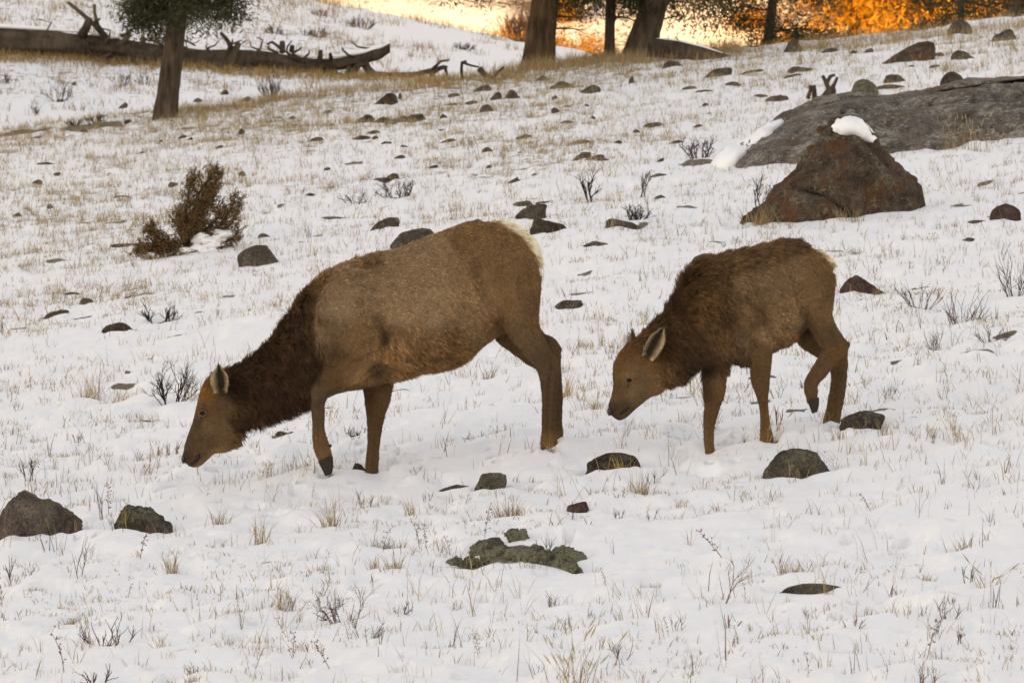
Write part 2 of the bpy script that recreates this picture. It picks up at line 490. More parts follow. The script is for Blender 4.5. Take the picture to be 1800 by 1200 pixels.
# far foreleg
ADULT.append(loft(sa([(592,590,690,590,.08),(622,640,693,640,.078),(636,680,692,672,.066),(641,712,687,706,.052),(644,738,676,736,.044),(645,755,673,754,.042),(645,776,669,777,.034),(643,800,667,802,.034),(641,820,666,824,.038),(640,845,667,850,.030)], .17)))
# near hind leg
ADULT.append(loft(sa([(830,430,935,425,.05),(842,475,952,465,.11),(856,515,953,500,.125),(872,553,950,540,.115),(889,584,949,567,.09),(909,611,956,590,.066),(930,634,968,613,.052),(945,658,981,638,.042),(951,688,982,674,.036),(952,725,977,714,.034),(951,756,977,750,.037),(949,776,980,770,.043),(950,800,983,800,.034)], -.17)))
# far hind leg
ADULT.append(loft(sa([(840,520,930,500,.09),(857,572,938,545,.095),(872,600,945,566,.085),(898,621,957,584,.065),(924,640,976,594,.05),(950,656,987,612,.044),(962,680,987,640,.04),(964,715,990,700,.034),(963,745,989,740,.036),(962,768,991,766,.04),(961,792,986,792,.034)], .17)))
# muscle and belly volumes
for px, py, r, sx, sy, sz, off in [(795,545,.20,1.5,1,1.1,-.13),(740,570,.22,1.5,1,1.1,-.155),(905,475,.19,1.0,.8,1.25,-.165),(404,745,.075,1,.9,1,-.045),(404,745,.075,1,.9,1,.045),(354,716,.03,1,.8,1,-.075),(354,716,.03,1,.8,1,.075),(795,545,.20,1.5,1,1.1,.13),(720,560,.22,1.5,1,1.15,.14),(905,470,.19,1.0,.8,1.15,.13),(640,560,.17,1.0,.8,1.7,.17),(977,640,.026,1,.9,1.1,-.17),(982,614,.028,1,.9,1.1,.17),(659,745,.044,1.05,.9,1.3,.17),(561,692,.046,1,.9,1,-.21),(659,800,.030,1.1,1,.9,.17),(966,764,.036,1.1,1,.8,-.17),(333,800,.022,1,1,1,-.035),(333,800,.022,1,1,1,.035),(375,752,.045,1.3,.6,.8,-.05),(375,752,.045,1.3,.6,.8,.05)]:
    ADULT.append(ball(W(px, py, DA + off), r, sx, sy, sz))

DC = 39.4
def dc(px): return DC + 0.30 * (px - 1330) / 250.0
def sc(rows, off):
    return [(a, b, c, d, w, dc((a + c) / 2) + off) for a, b, c, d, w in rows]
CALF = []
CALF.append(loft(sc([
 (1069,724,1078,733,.018),(1069,716,1088,739,.036),(1071,706,1100,735,.044),(1075,692,1114,722,.046),(1078,674,1128,710,.054),(1076,653,1146,698,.070),
 (1080,632,1162,693,.086),(1092,612,1172,685,.088),(1110,597,1186,679,.09),(1130,580,1203,671,.10),(1152,562,1220,652,.11),(1176,538,1240,641,.13),
 (1193,506,1262,636,.15),(1207,478,1288,636,.175),(1232,458,1316,642,.20),(1266,448,1338,630,.21),(1306,438,1361,621,.225),(1346,428,1386,606,.235),
 (1376,422,1406,592,.245),(1403,422,1425,570,.235),(1428,431,1442,555,.215),(1451,444,1455,543,.175),(1467,463,1464,525,.115)], 0), seg=28))
CALF.append(loft(sc([(1266,490,1318,486,.05),(1268,525,1338,515,.085),(1284,562,1352,552,.09),(1304,592,1358,587,.078),(1315,620,1358,620,.06),(1317,650,1356,650,.05),(1321,678,1353,678,.042),(1331,702,1351,705,.034),(1335,722,1352,724,.031),(1336,745,1355,746,.031),(1335,764,1359,762,.036),(1334,780,1361,777,.04),(1333,792,1362,790,.038)], -.14)))
CALF.append(loft(sc([(1232,590,1296,585,.07),(1232,630,1288,630,.07),(1233,660,1279,660,.058),(1235,690,1276,690,.048),(1237,714,1266,718,.040),(1236,738,1259,740,.033),(1236,758,1256,760,.031),(1237,775,1255,776,.034),(1239,792,1257,792,.037),(1239,812,1258,812,.036)], -.02)))
CALF.append(loft(sc([(1375,450,1455,446,.05),(1385,490,1470,478,.09),(1400,532,1468,520,.10),(1416,568,1464,553,.085),(1431,594,1472,574,.066),(1446,615,1484,592,.052),(1458,628,1487,604,.044)], -.15)))
CALF.append(loft(sc([(1450,604,1486,604,.036),(1446,612,1484,624,.042),(1435,632,1467,644,.036),(1423,650,1452,662,.032),(1414,668,1439,677,.032),(1412,684,1439,688,.036),(1416,698,1438,698,.034),(1419,710,1438,706,.03)], -.15)))
CALF.append(loft(sc([(1375,520,1440,500,.07),(1388,575,1455,545,.08),(1404,608,1466,568,.066),(1427,624,1478,586,.052),(1450,640,1489,603,.045),(1460,656,1491,624,.042),(1459,676,1490,660,.036),(1455,700,1486,694,.034),(1450,724,1481,721,.034),(1445,744,1478,741,.038),(1441,756,1477,753,.040),(1440,768,1478,766,.038)], .13)))
for px, py, r, sx, sy, sz, off in [(1365,535,.15,1.3,1,1.1,-.09),(1430,490,.15,.9,.8,1.1,-.10),(1305,540,.15,1.2,.9,1.5,-.08),(1148,660,.062,1,.9,1,-.04),(1148,660,.062,1,.9,1,.04),(1103,660,.026,1,.8,1,-.066),(1103,660,.026,1,.8,1,.066),(1365,535,.15,1.3,1,1.1,.09),(1430,490,.15,.9,.8,1.1,.10),(1270,550,.16,1.1,.9,1.5,.08),(1484,602,.026,1,.9,1.1,-.15),(1488,606,.028,1,.9,1.1,.13),(1341,688,.036,1,.9,1.3,-.14),(1254,706,.040,1,.9,1.3,-.02),(1426,677,.030,1,1,.8,-.15),(1348,764,.032,1.1,1,.8,-.14),(1080,716,.020,1,1,1,-.032),(1080,716,.020,1,1,1,.032),(1122,680,.04,1.3,.6,.8,-.045),(1122,680,.04,1.3,.6,.8,.045)]:
    CALF.append(ball(W(px, py, dc(px) + off), r, sx, sy, sz))

for px, py, d in [(653,823,DA+.17),(966,784,DA-.17),(973,772,DA+.17),(575,842,DA-.21),(1247,797,dc(1247)-.02),(1347,775,dc(1347)-.14),(1459,752,dc(1459)+.13)]:
    FEET.append(tuple(W(px, py, d)))
fit_feet()

# coat: (px, py, colour, hair length m, flow x, flow y in picture directions); dark armpit and crease points are painted shade
CB = (.185,.122,.074); CN = (.030,.014,.0075); CH = (.075,.043,.023); CL = (.080,.048,.028); CLD = (.06,.032,.016); CR = (.60,.49,.36); CT = (.24,.13,.06); CRF = (.16,.065,.02)
COAT_A = [
 (322,806,(.05,.03,.02),.004,.6,-.8),(326,798,(.035,.02,.012),.005,.5,-.8),(338,806,(.055,.03,.017),.005,.6,-.7),(334,778,(.06,.036,.021),.006,.5,-.8),(347,742,(.055,.03,.017),.006,.5,-.8),(362,748,(.12,.075,.042),.008,.7,-.6),(330,785,CH,.006,.5,-.8),(345,800,(.085,.048,.026),.006,.7,-.6),(345,760,CH,.008,.5,-.8),(372,780,CH,.010,.8,-.5),(340,718,(.10,.05,.022),.010,.4,-.9),
 (352,688,CRF,.02,.6,-.6),(368,665,CRF,.025,.7,-.5),(372,735,(.095,.054,.028),.008,.7,-.6),(356,727,(.11,.056,.026),.006,.6,-.6),(395,760,(.105,.063,.034),.012,.8,-.4),(395,715,CH,.016,.8,.1),(350,815,(.17,.10,.055),.006,.8,-.4),(380,795,(.19,.11,.055),.012,.9,.2),
 (425,785,(.12,.066,.033),.045,.7,.7),(420,745,CN,.04,.7,.6),(410,690,(.022,.011,.006),.045,.8,.5),(405,650,CN,.045,.8,-.1),(450,630,CN,.055,.8,.1),(455,690,(.030,.015,.0075),.055,.75,.6),(455,745,CN,.06,.6,.8),(490,700,CN,.06,.7,.7),
 (500,735,CN,.06,.6,.8),(490,590,(.055,.028,.013),.06,.8,.2),(520,640,CN,.055,.7,.7),(530,700,CN,.055,.6,.8),(520,535,(.085,.045,.02),.055,.8,.2),(545,600,(.045,.023,.011),.05,.6,.8),(555,500,(.14,.078,.036),.045,.85,.2),(560,560,(.105,.065,.036),.035,.7,.6),(550,660,(.040,.021,.011),.03,.5,.8),
 (600,470,CB,.03,.9,.2),(640,448,(.13,.07,.035),.04,.9,.1),(600,540,(.195,.13,.08),.024,.8,.5),(620,600,(.145,.084,.042),.02,.6,.8),(590,620,(.075,.043,.024),.02,.2,.9),(650,500,CB,.026,.9,.3),(660,600,(.14,.078,.037),.022,.8,.4),(680,620,CT,.035,.6,.8),
 (700,460,CB,.026,.95,.2),(700,550,(.21,.138,.084),.026,.9,.4),(760,450,CB,.026,.95,.2),(760,540,(.215,.142,.086),.026,.9,.45),(740,630,(.15,.082,.038),.034,.9,.4),(690,665,(.17,.09,.042),.04,.8,.6),(800,610,(.14,.075,.034),.034,.9,.5),(830,560,(.19,.122,.07),.028,.9,.4),(860,560,CT,.03,.8,.5),
 (820,420,(.14,.078,.038),.026,.95,.2),(870,400,(.135,.075,.036),.026,.9,.3),(880,460,(.14,.08,.04),.022,.7,.7),(910,420,(.135,.075,.036),.026,.8,.6),(930,480,(.13,.073,.036),.022,.4,.9),(900,540,(.145,.082,.04),.02,.4,.9),(936,540,(.115,.063,.03),.02,.2,1),(915,590,(.11,.067,.038),.014,.5,.85),
 (955,640,CL,.012,.2,1),(965,690,(.075,.043,.024),.010,0,1),(967,740,(.075,.042,.023),.010,0,1),(967,780,(.13,.068,.03),.012,.1,1),(890,610,(.10,.055,.026),.016,.5,.85),(980,620,(.10,.058,.031),.012,.2,1),
 (538,520,(.05,.026,.012),.05,.8,.4),(530,560,(.035,.018,.009),.05,.6,.7),(533,600,(.03,.015,.008),.05,.5,.8),(543,635,(.03,.015,.008),.04,.4,.9),(570,512,(.16,.105,.064),.022,.8,.5),(563,548,(.155,.103,.064),.02,.6,.7),(561,590,(.14,.09,.055),.02,.4,.9),(678,596,(.045,.025,.013),.02,.5,.8),(694,604,(.26,.145,.075),.04,.6,.8),(873,566,(.075,.043,.024),.014,.4,.9),(855,548,(.24,.145,.08),.03,.8,.4),(668,655,(.07,.04,.022),.02,.3,.9),  # neck and thigh tones are coat; elbow and armpit darks paint crease shade
 (620,640,(.115,.06,.03),.012,-.8,.6),(580,665,(.085,.045,.022),.010,-.6,.8),(560,690,CL,.008,-.1,1),(558,730,CL,.008,0,1),(560,780,(.11,.06,.03),.010,.1,1),(575,800,(.14,.075,.036),.012,.4,.9),(640,665,(.22,.125,.06),.02,-.3,.9),
 (645,690,CLD,.012,0,1),(680,690,(.10,.056,.03),.012,0,1),(655,730,(.085,.045,.022),.010,0,1),(658,790,(.09,.05,.026),.010,0,1)]
RUMP_A = [(848,381),(875,384),(905,393),(925,407),(942,428),(953,452),(956,480)]
DB = (.145,.090,.052); DN = (.042,.021,.011)
COAT_C = [
 (1076,724,(.04,.025,.018),.004,.5,-.8),(1076,713,(.045,.027,.017),.005,.5,-.8),(1098,716,(.05,.03,.019),.005,.6,-.7),(1084,682,(.07,.042,.025),.006,.5,-.8),(1112,690,(.14,.09,.053),.008,.8,-.5),(1080,700,(.11,.06,.03),.006,.5,-.8),(1100,725,(.09,.05,.026),.006,.7,-.6),(1090,680,(.09,.054,.030),.007,.5,-.8),(1082,645,(.11,.055,.022),.014,.5,-.8),(1120,700,(.105,.066,.038),.008,.8,-.5),(1125,665,(.105,.064,.036),.008,.8,-.4),(1106,668,(.19,.10,.045),.006,.7,-.5),
 (1095,620,(.105,.05,.02),.022,.6,-.7),(1115,600,(.08,.038,.016),.028,.7,-.6),(1140,640,(.12,.062,.027),.016,.9,-.1),(1160,680,(.13,.072,.036),.016,.9,.1),(1150,695,(.15,.085,.045),.012,.9,0),(1175,665,(.105,.053,.024),.03,.8,.5),
 (1150,570,DN,.06,.7,-.4),(1170,610,(.05,.025,.012),.05,.8,.4),(1180,680,(.028,.014,.008),.045,.7,.7),(1200,650,(.026,.013,.007),.055,.7,.7),(1185,545,DN,.07,.75,-.3),(1200,500,(.058,.03,.014),.075,.8,-.2),(1215,600,(.05,.026,.013),.055,.75,.6),(1225,540,(.09,.046,.02),.055,.75,.4),(1235,640,(.028,.014,.008),.055,.6,.8),
 (1220,470,(.06,.031,.014),.065,.8,-.1),(1260,455,(.075,.04,.019),.055,.9,0),(1260,520,(.11,.06,.028),.04,.8,.4),(1265,590,(.10,.054,.025),.035,.7,.7),(1295,640,(.05,.027,.014),.05,.5,.9),(1310,445,(.08,.045,.023),.045,.9,.1),(1310,500,DB,.024,.85,.4),(1310,560,(.13,.076,.038),.022,.6,.75),
 (1360,430,(.075,.04,.02),.04,.95,.1),(1360,500,DB,.022,.9,.35),(1360,570,(.18,.11,.058),.028,.8,.5),(1385,600,(.12,.068,.034),.035,.8,.6),(1400,540,(.165,.10,.053),.026,.8,.5),(1400,425,(.06,.032,.016),.04,.95,.2),(1400,470,DB,.022,.8,.5),(1430,450,(.135,.076,.037),.024,.8,.6),(1430,510,(.135,.078,.039),.018,.5,.85),(1460,500,(.105,.058,.028),.02,.2,1),(1440,560,(.125,.07,.034),.014,.4,.9),
 (1465,590,(.09,.054,.030),.012,.4,.9),(1475,615,(.11,.058,.026),.010,-.1,1),(1450,640,(.095,.055,.029),.010,-.6,.8),(1430,665,(.10,.055,.028),.010,-.5,.85),(1425,690,(.10,.055,.028),.012,0,1),(1470,680,(.09,.052,.028),.010,-.1,1),(1462,730,(.105,.058,.028),.010,-.1,1),(1460,752,(.15,.078,.034),.012,0,1),(1425,610,(.115,.064,.032),.014,.6,.8),
 (1338,560,(.085,.05,.028),.018,.5,.8),(1352,585,(.20,.125,.07),.02,.6,.8),(1300,590,(.10,.06,.034),.02,.4,.9),(1418,580,(.07,.041,.023),.014,.4,.9),(1395,560,(.17,.11,.062),.026,.8,.5),(1275,560,(.055,.029,.014),.045,.7,.6),(1290,520,(.10,.06,.031),.03,.8,.5),  # contrast points: shading round shoulder and foreleg painted into the coat
 (1335,620,(.105,.058,.029),.012,.1,1),(1338,660,(.09,.05,.025),.010,.1,1),(1342,700,(.095,.05,.024),.009,.1,1),(1346,740,(.11,.058,.026),.009,.05,1),(1348,775,(.15,.078,.034),.012,.1,1),(1240,690,CLD,.012,.1,1),(1268,680,(.115,.062,.03),.012,.1,1),(1248,730,(.10,.053,.025),.010,0,1),(1248,785,(.13,.068,.03),.010,0,1)]
RUMP_C = [(1412,420),(1430,427),(1448,436),(1463,449),(1474,464),(1480,482),(1478,500)]

COATX = np.array([1.92, 1.74, 1.58])
def project(V):
    return V[:, 0] / V[:, 1] * FPX + 900, 600 - V[:, 2] / V[:, 1] * FPX
def coat_fn(V, table, rump, rw):
    px, py = project(V)
    T = np.array([(r[0], r[1], *r[2], r[3], r[4], r[5]) for r in table])
    D2 = (px[:, None] - T[None, :, 0]) ** 2 + (py[:, None] - T[None, :, 1]) ** 2
    wgt = 1.0 / (D2 + 85.0) ** 2.0
    wgt /= wgt.sum(1, keepdims=True)
    col = wgt @ T[:, 2:5]; ln = wgt @ T[:, 5]; fl = wgt @ T[:, 6:8]
    R = np.array(rump, float)
    t = np.linspace(0, len(R) - 1, 60); Rd = np.stack([np.interp(t, range(len(R)), R[:, 0]), np.interp(t, range(len(R)), R[:, 1])], 1)
    dd = ((px[:, None] - Rd[None, :, 0]) ** 2 + (py[:, None] - Rd[None, :, 1]) ** 2)
    j = dd.argmin(1); dist = np.sqrt(dd.min(1)) + 2.5 * fbm2(px / 7, py / 7, 2)
    wid = rw * np.sin(np.pi * np.clip((j + 6) / 72.0, 0, 1)) ** 0.6
    k = 1 - sstep(wid * 0.75, wid * 1.15, dist)
    col = col * (1 - k[:, None]) + np.array(CR) * k[:, None]
    ln = ln * (1 - k) + 0.05 * k
    return col * COATX * (.74 + .18 * sstep(.010, .020, ln))[:, None], ln, fl, k

CREASES_A = [([(560,478),(547,540),(544,600),(558,640)],9,.028),([(664,560),(680,596),(672,640),(640,668)],8,.030),([(640,470),(655,515),(664,560)],14,.016),([(836,470),(850,520),(870,560),(862,590)],10,.028),([(795,405),(820,440),(836,470)],16,.016),
  ([(690,622),(740,640),(800,622),(842,596)],7,.012),([(430,680),(441,735),(428,785)],8,.014),([(354,806),(380,788),(408,775)],6,.006),([(355,737),(350,750)],4,.006),([(955,590),(968,625),(972,650)],4,.010),([(672,572),(690,598)],3,.010),([(664,584),(680,610)],3,.010),([(585,640),(610,628),(640,612)],7,.012),([(700,470),(720,520),(735,570)],20,.008),([(905,440),(925,500),(930,550)],18,.010),([(337,765),(352,755),(375,750)],8,.006),([(968,660),(964,700),(963,762)],4,.009),([(661,765),(658,818)],4,.008),([(562,708),(560,765)],4,.008),([(575,672),(552,690)],5,.006),([(600,650),(630,634),(660,622)],6,.010),([(366,705),(380,720),(400,735)],6,.006),([(640,690),(655,735)],6,.007)]
CREASES_C = [([(1270,480),(1263,540),(1276,590),(1300,620)],9,.018),([(1316,530),(1345,558),(1362,596)],8,.024),([(1392,478),(1404,530),(1420,574)],9,.026),([(1330,450),(1345,490),(1330,530)],16,.010),([(1163,630),(1168,690)],7,.010),([(1105,680),(1102,692)],4,.005),([(1462,585),(1474,610)],4,.008),([(1085,690),(1110,690),(1130,700)],8,.005),([(1430,440),(1445,490),(1450,530)],14,.009),([(1344,712),(1346,758)],4,.008),([(1249,725),(1247,775)],4,.008),([(1472,655),(1463,738)],5,.009),([(1455,622),(1428,665)],4,.008),([(1325,600),(1330,660)],7,.009),([(1248,640),(1258,690)],6,.008),([(1118,655),(1135,668),(1145,685)],6,.006)]
def crease(V, F, adult):
    """grooves between the muscles"""
    px, py = project(V); N, _ = normals(V, F)
    dep = np.zeros(len(V))
    for pl, wd, dp in (CREASES_A if adult else CREASES_C):
        pl = np.array(pl, float); best = np.full(len(V), 1e9)
        for a, b in zip(pl[:-1], pl[1:]):
            ab = b - a; t = np.clip(((px - a[0]) * ab[0] + (py - a[1]) * ab[1]) / (ab @ ab), 0, 1)
            best = np.minimum(best, (px - a[0] - t * ab[0]) ** 2 + (py - a[1] - t * ab[1]) ** 2)
        dep += 1.6 * dp * np.exp(-best / wd ** 2) - .5 * dp * np.exp(-best / (wd * 2.4) ** 2)
    return V - N * (dep * sstep(.25, .7, np.abs(N[:, 1])))[:, None]
def build_elk(pieces, table, rump, rw, n_hair, root_px, d0, label, hair_w):
    V, F = fuse(pieces, 0.0088)
    root = bpy.data.objects.new("elk", None); COL.objects.link(root)
    o = W(*root_px, d0); o[2] = float(ground(o[0], o[1])); root.location = o
    root["label"] = label; root["category"] = "elk"; root["group"] = "grazing elk"
    V = crease(V, F, table is COAT_A)
    N, _ = normals(V, F)
    V = V - N * np.clip((coat_fn(V, table, rump, rw)[1] - .008) * .62, 0, .036)[:, None]     # the traced outline is that of the coat, not of the skin
    N, _ = normals(V, F)
    V = V + N * (0.0035 * fbm3(V * 18, 2))[:, None]
    col, ln, fl, k = coat_fn(V, table, rump, rw)
    link("body", make_mesh("elk_body", V - o, F, M_COAT, True, col * 0.92), root)
    # fur
    N, A = normals(V, F)
    Nc = N[F].mean(1)
    wt = A * np.where(Nc[:, 1] > 0.45, 0.45, 1.0)
    fi = rng.choice(len(F), n_hair, p=wt / wt.sum())
    ab = rng.random((n_hair, 2))
    q = V[F[fi]]
    P = (q[:, 0] * ((1 - ab[:, :1]) * (1 - ab[:, 1:])) + q[:, 1] * (ab[:, :1] * (1 - ab[:, 1:])) + q[:, 2] * ab[:, :1] * ab[:, 1:] + q[:, 3] * (1 - ab[:, :1]) * ab[:, 1:])
    Nn = Nc[fi]
    c, L, fl, k = coat_fn(P, table, rump, rw)
    # short coats lie close to the skin and show its form; long ones hide it
    kp = rng.random(n_hair) < np.where(L < .014, .30, np.where(L < .030, .62, 1.0))
    P, Nn, c, L, fl, k = P[kp], Nn[kp], c[kp], L[kp], fl[kp], k[kp]; n_hair = len(P)
    D = np.stack([fl[:, 0], np.zeros(n_hair), -fl[:, 1]], 1)
    D = D - Nn * np.sum(D * Nn, 1, keepdims=True)
    D = unit(D + 1e-4)
    # clumps of hair share a lean: noise that varies slowly over the skin
    cl = np.stack([fbm3(P * 28 + s, 2) for s in (0, 50, 90)], 1)
    D = unit(D + np.where(L > .032, .75, .38)[:, None] * cl + 0.22 * rng.normal(size=(n_hair, 3)))
    lift = np.clip(0.22 + L * 7.0, 0.2, 0.75)[:, None]
    D0 = unit(D * (1 - lift) + Nn * lift)
    D1 = unit(D * (1.15 - lift * 0.9) + Nn * (lift * 0.55) + np.array([0, 0, -0.18]))
    L = L * rng.uniform(0.6, 1.3, n_hair) * np.where(L > .032, 1.2, .85)
    pts = np.zeros((n_hair, 4, 3))
    pts[:, 0] = P - Nn * 0.003
    pts[:, 1] = P + D0 * (L * 0.33)[:, None]
    pts[:, 2] = pts[:, 1] + unit(D0 + D1) * (L * 0.33)[:, None]
    pts[:, 3] = pts[:, 2] + D1 * (L * 0.34)[:, None]
    cu = bpy.data.hair_curves.new("elk_fur"); cu.add_curves([4] * n_hair)
    cu.attributes["position"].data.foreach_set("vector", (pts - o).astype(np.float32).ravel())
    ra = cu.attributes.new("radius", 'FLOAT', 'POINT')
    rr = (hair_w * np.array([1.0, 1.0, 0.8, 0.25]))[None] * np.clip(0.55 + L / 0.06, 0.6, 1.5)[:, None]
    ra.data.foreach_set("value", rr.astype(np.float32).ravel())
    # each hair its own natural tone; long coats have pale tips over a darker base
    tone = np.exp(rng.normal(0, 1, n_hair) * np.where(L < .018, .26, .30))[:, None] * np.exp((0.7 * fbm3(P * 75, 2) + 0.35 * fbm3(P * 18 + 5, 2)) * np.where(L < .018, .85, 1))[:, None]
    cc = np.clip(c * tone, 0.004, 0.9)
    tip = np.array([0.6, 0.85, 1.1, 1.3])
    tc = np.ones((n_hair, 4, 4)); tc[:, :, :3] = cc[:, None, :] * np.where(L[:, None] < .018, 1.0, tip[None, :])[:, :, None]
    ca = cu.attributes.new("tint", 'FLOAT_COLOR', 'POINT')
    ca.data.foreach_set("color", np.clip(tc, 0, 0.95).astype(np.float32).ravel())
    cu.materials.append(M_FUR)
    link("fur", cu, root)
    return root, o

def ear(root, o, base, tip, half, d, facing, inner, tilt, name="ear"):
    """a cupped leaf of an ear: base/tip in picture px, half width px, opening towards `facing` (picture x) and the camera"""
    B = W(*base, d); T = W(*tip, d + tilt)
    ax = T - B; Ln = np.linalg.norm(ax); ax /= Ln
    fdir = unit(np.array([facing[0], facing[2], -facing[1]], float))
    fdir = unit(fdir - ax * (fdir @ ax)); sd_ = np.cross(ax, fdir)
    m, n = 14, 11
    hw = half / FPX * d
    def surf(off):
        V = []
        for i in range(m):
            t = i / (m - 1)
            wv = hw * (0.42 + 0.58 * math.sin(math.pi * min(1, t * 0.75 + 0.12)) ** 0.9) * (1 - sstep(0.5, 1.02, t) ** 1.3 * 0.98)
            for j in range(n):
                a = (j / (n - 1) - .5) * 2
                ang = a * math.radians(88 - 40 * t)
                p = B + ax * (Ln * t) + sd_ * (wv * math.sin(ang)) + fdir * (wv * (0.75 - math.cos(ang)) * 0.9 + 0.10 * Ln * t * t)
                V.append(p + fdir * off)
        return np.array(V)
    Vo = surf(-0.006); Vi = surf(0.0)
    F = []
    for i in range(m - 1):
        for j in range(n - 1):
            k = i * n + j
            F.append((k, k + 1, k + n + 1, k + n)); F.append((m * n + k, m * n + k + n, m * n + k + n + 1, m * n + k + 1))
    for i in range(m - 1):
        for j in (0, n - 1):
            k = i * n + j; F.append((k, k + n, m * n + k + n, m * n + k))
    for j in range(n - 1):
        k = (m - 1) * n + j; F.append((k, k + 1, m * n + k + 1, m * n + k))
    V = np.vstack([Vo, Vi])
    jj = np.tile(np.abs(np.arange(n) / (n - 1) - .5) * 2, m); ii = np.repeat(np.arange(m) / (m - 1), n)
    ci = np.array(inner)[None] * np.clip(0.10 + 0.9 * sstep(.2, .75, jj) - .15 * ii, .06, 1)[:, None]
    co = np.tile(np.array([.085, .045, .02]), (m * n, 1))
    rim = (jj > 0.85)[:, None] | (ii > .85)[:, None]; ci = np.where(rim, np.array([.07, .038, .018]), ci)
    e = link(name, make_mesh("elk_ear", V - o, F, M_COAT, True, np.vstack([co, np.clip(ci, 0, .8)])), root)
    # hair inside the cup
    nh = 520
    ki = rng.integers(0, m - 2, nh); kj = rng.integers(0, n, nh)
    P = Vi[ki * n + kj] + rng.normal(0, .002, (nh, 3))
    D = unit(ax[None] * 0.8 + fdir[None] * 0.5 + 0.3 * rng.normal(size=(nh, 3)))
    L = (rng.uniform(.012, .030, nh) + .016 * (kj % (n - 1) == 0) + .02 * (ki < 3))[:, None]
    Vh, Fh, Th = tri_cloud(P, D, unit(np.cross(D, rng.normal(size=(nh, 3)))), L[:, 0], 0.0022, np.clip(ci[ki * n + kj] * rng.uniform(.6, 1.4, (nh, 1)), 0, .8))
    link("ear_hair", make_mesh("ear_hair", Vh - o, Fh, M_GRASS, False, Th), e)

def hoof(root, o, top_l, top_r, tip, d, w=0.03):
    """cloven hoof: two tapering toes between the coronet (top_l - top_r) and the tip"""
    mb = MB()
    for s in (-1, 1):
        rows = []
        for t, sh in ((0, 1.0), (.3, 1.08), (.65, .95), (.9, .75), (1, .45)):
            wv = (np.array(top_r) - np.array(top_l)); l = np.array(top_l) * (1 - t) + (np.array(tip) - wv * .08) * t; r = np.array(top_r) * (1 - t) + (np.array(tip) + wv * .34) * t
            r = r + (np.array(tip) - np.array(top_l)) * 0.25 * (t * (1 - t)) * 2
            rows.append((l[0], l[1], r[0], r[1], w * 0.52 * (0.5 + 0.5 * sh), d + s * w * 0.52))
        V, F = loft(rows, seg=12, dense=3, exp=2.4)
        mb.add(V - o, F)
    link("hoof", mb.mesh("elk_hoof", M_HOOF, tint=False), root)
def small(root, o, name, px, py, d, r, m, sx=1, sy=1, sz=1):
    V, F = ball(W(px, py, d) , r, sx, sy, sz, 18)
    return link(name, make_mesh("elk_" + name, V - o, F, m), root)
def eye(root, o, px, py, d, r, side):
    e = small(root, o, "eye", px, py, d, r, M_EYE, 1.05, .62, .82)
    # lids: a rim of skin round the eyeball
    c = W(px, py, d) + np.array([0, side * r * .30, 0])
    small(root, o, "tear_duct", px - 2.5, py + 8.5, d + side * .002, r * .42, M_MOUTH, .55, .5, 1.5)
    th = np.linspace(0, 2 * np.pi, 20)
    P = np.stack([c[0] + r * 1.08 * np.cos(th) , np.full(20, c[1]) + np.abs(np.sin(th)) * r * -.1 * side, c[2] + r * .80 * np.sin(th)], 1)
    mb = MB(); mb.tube(P, r * .2, 6, cap=False)
    link("eyelid", make_mesh("elk_eyelid", mb.V[0] - o, mb.F, M_LID), e)

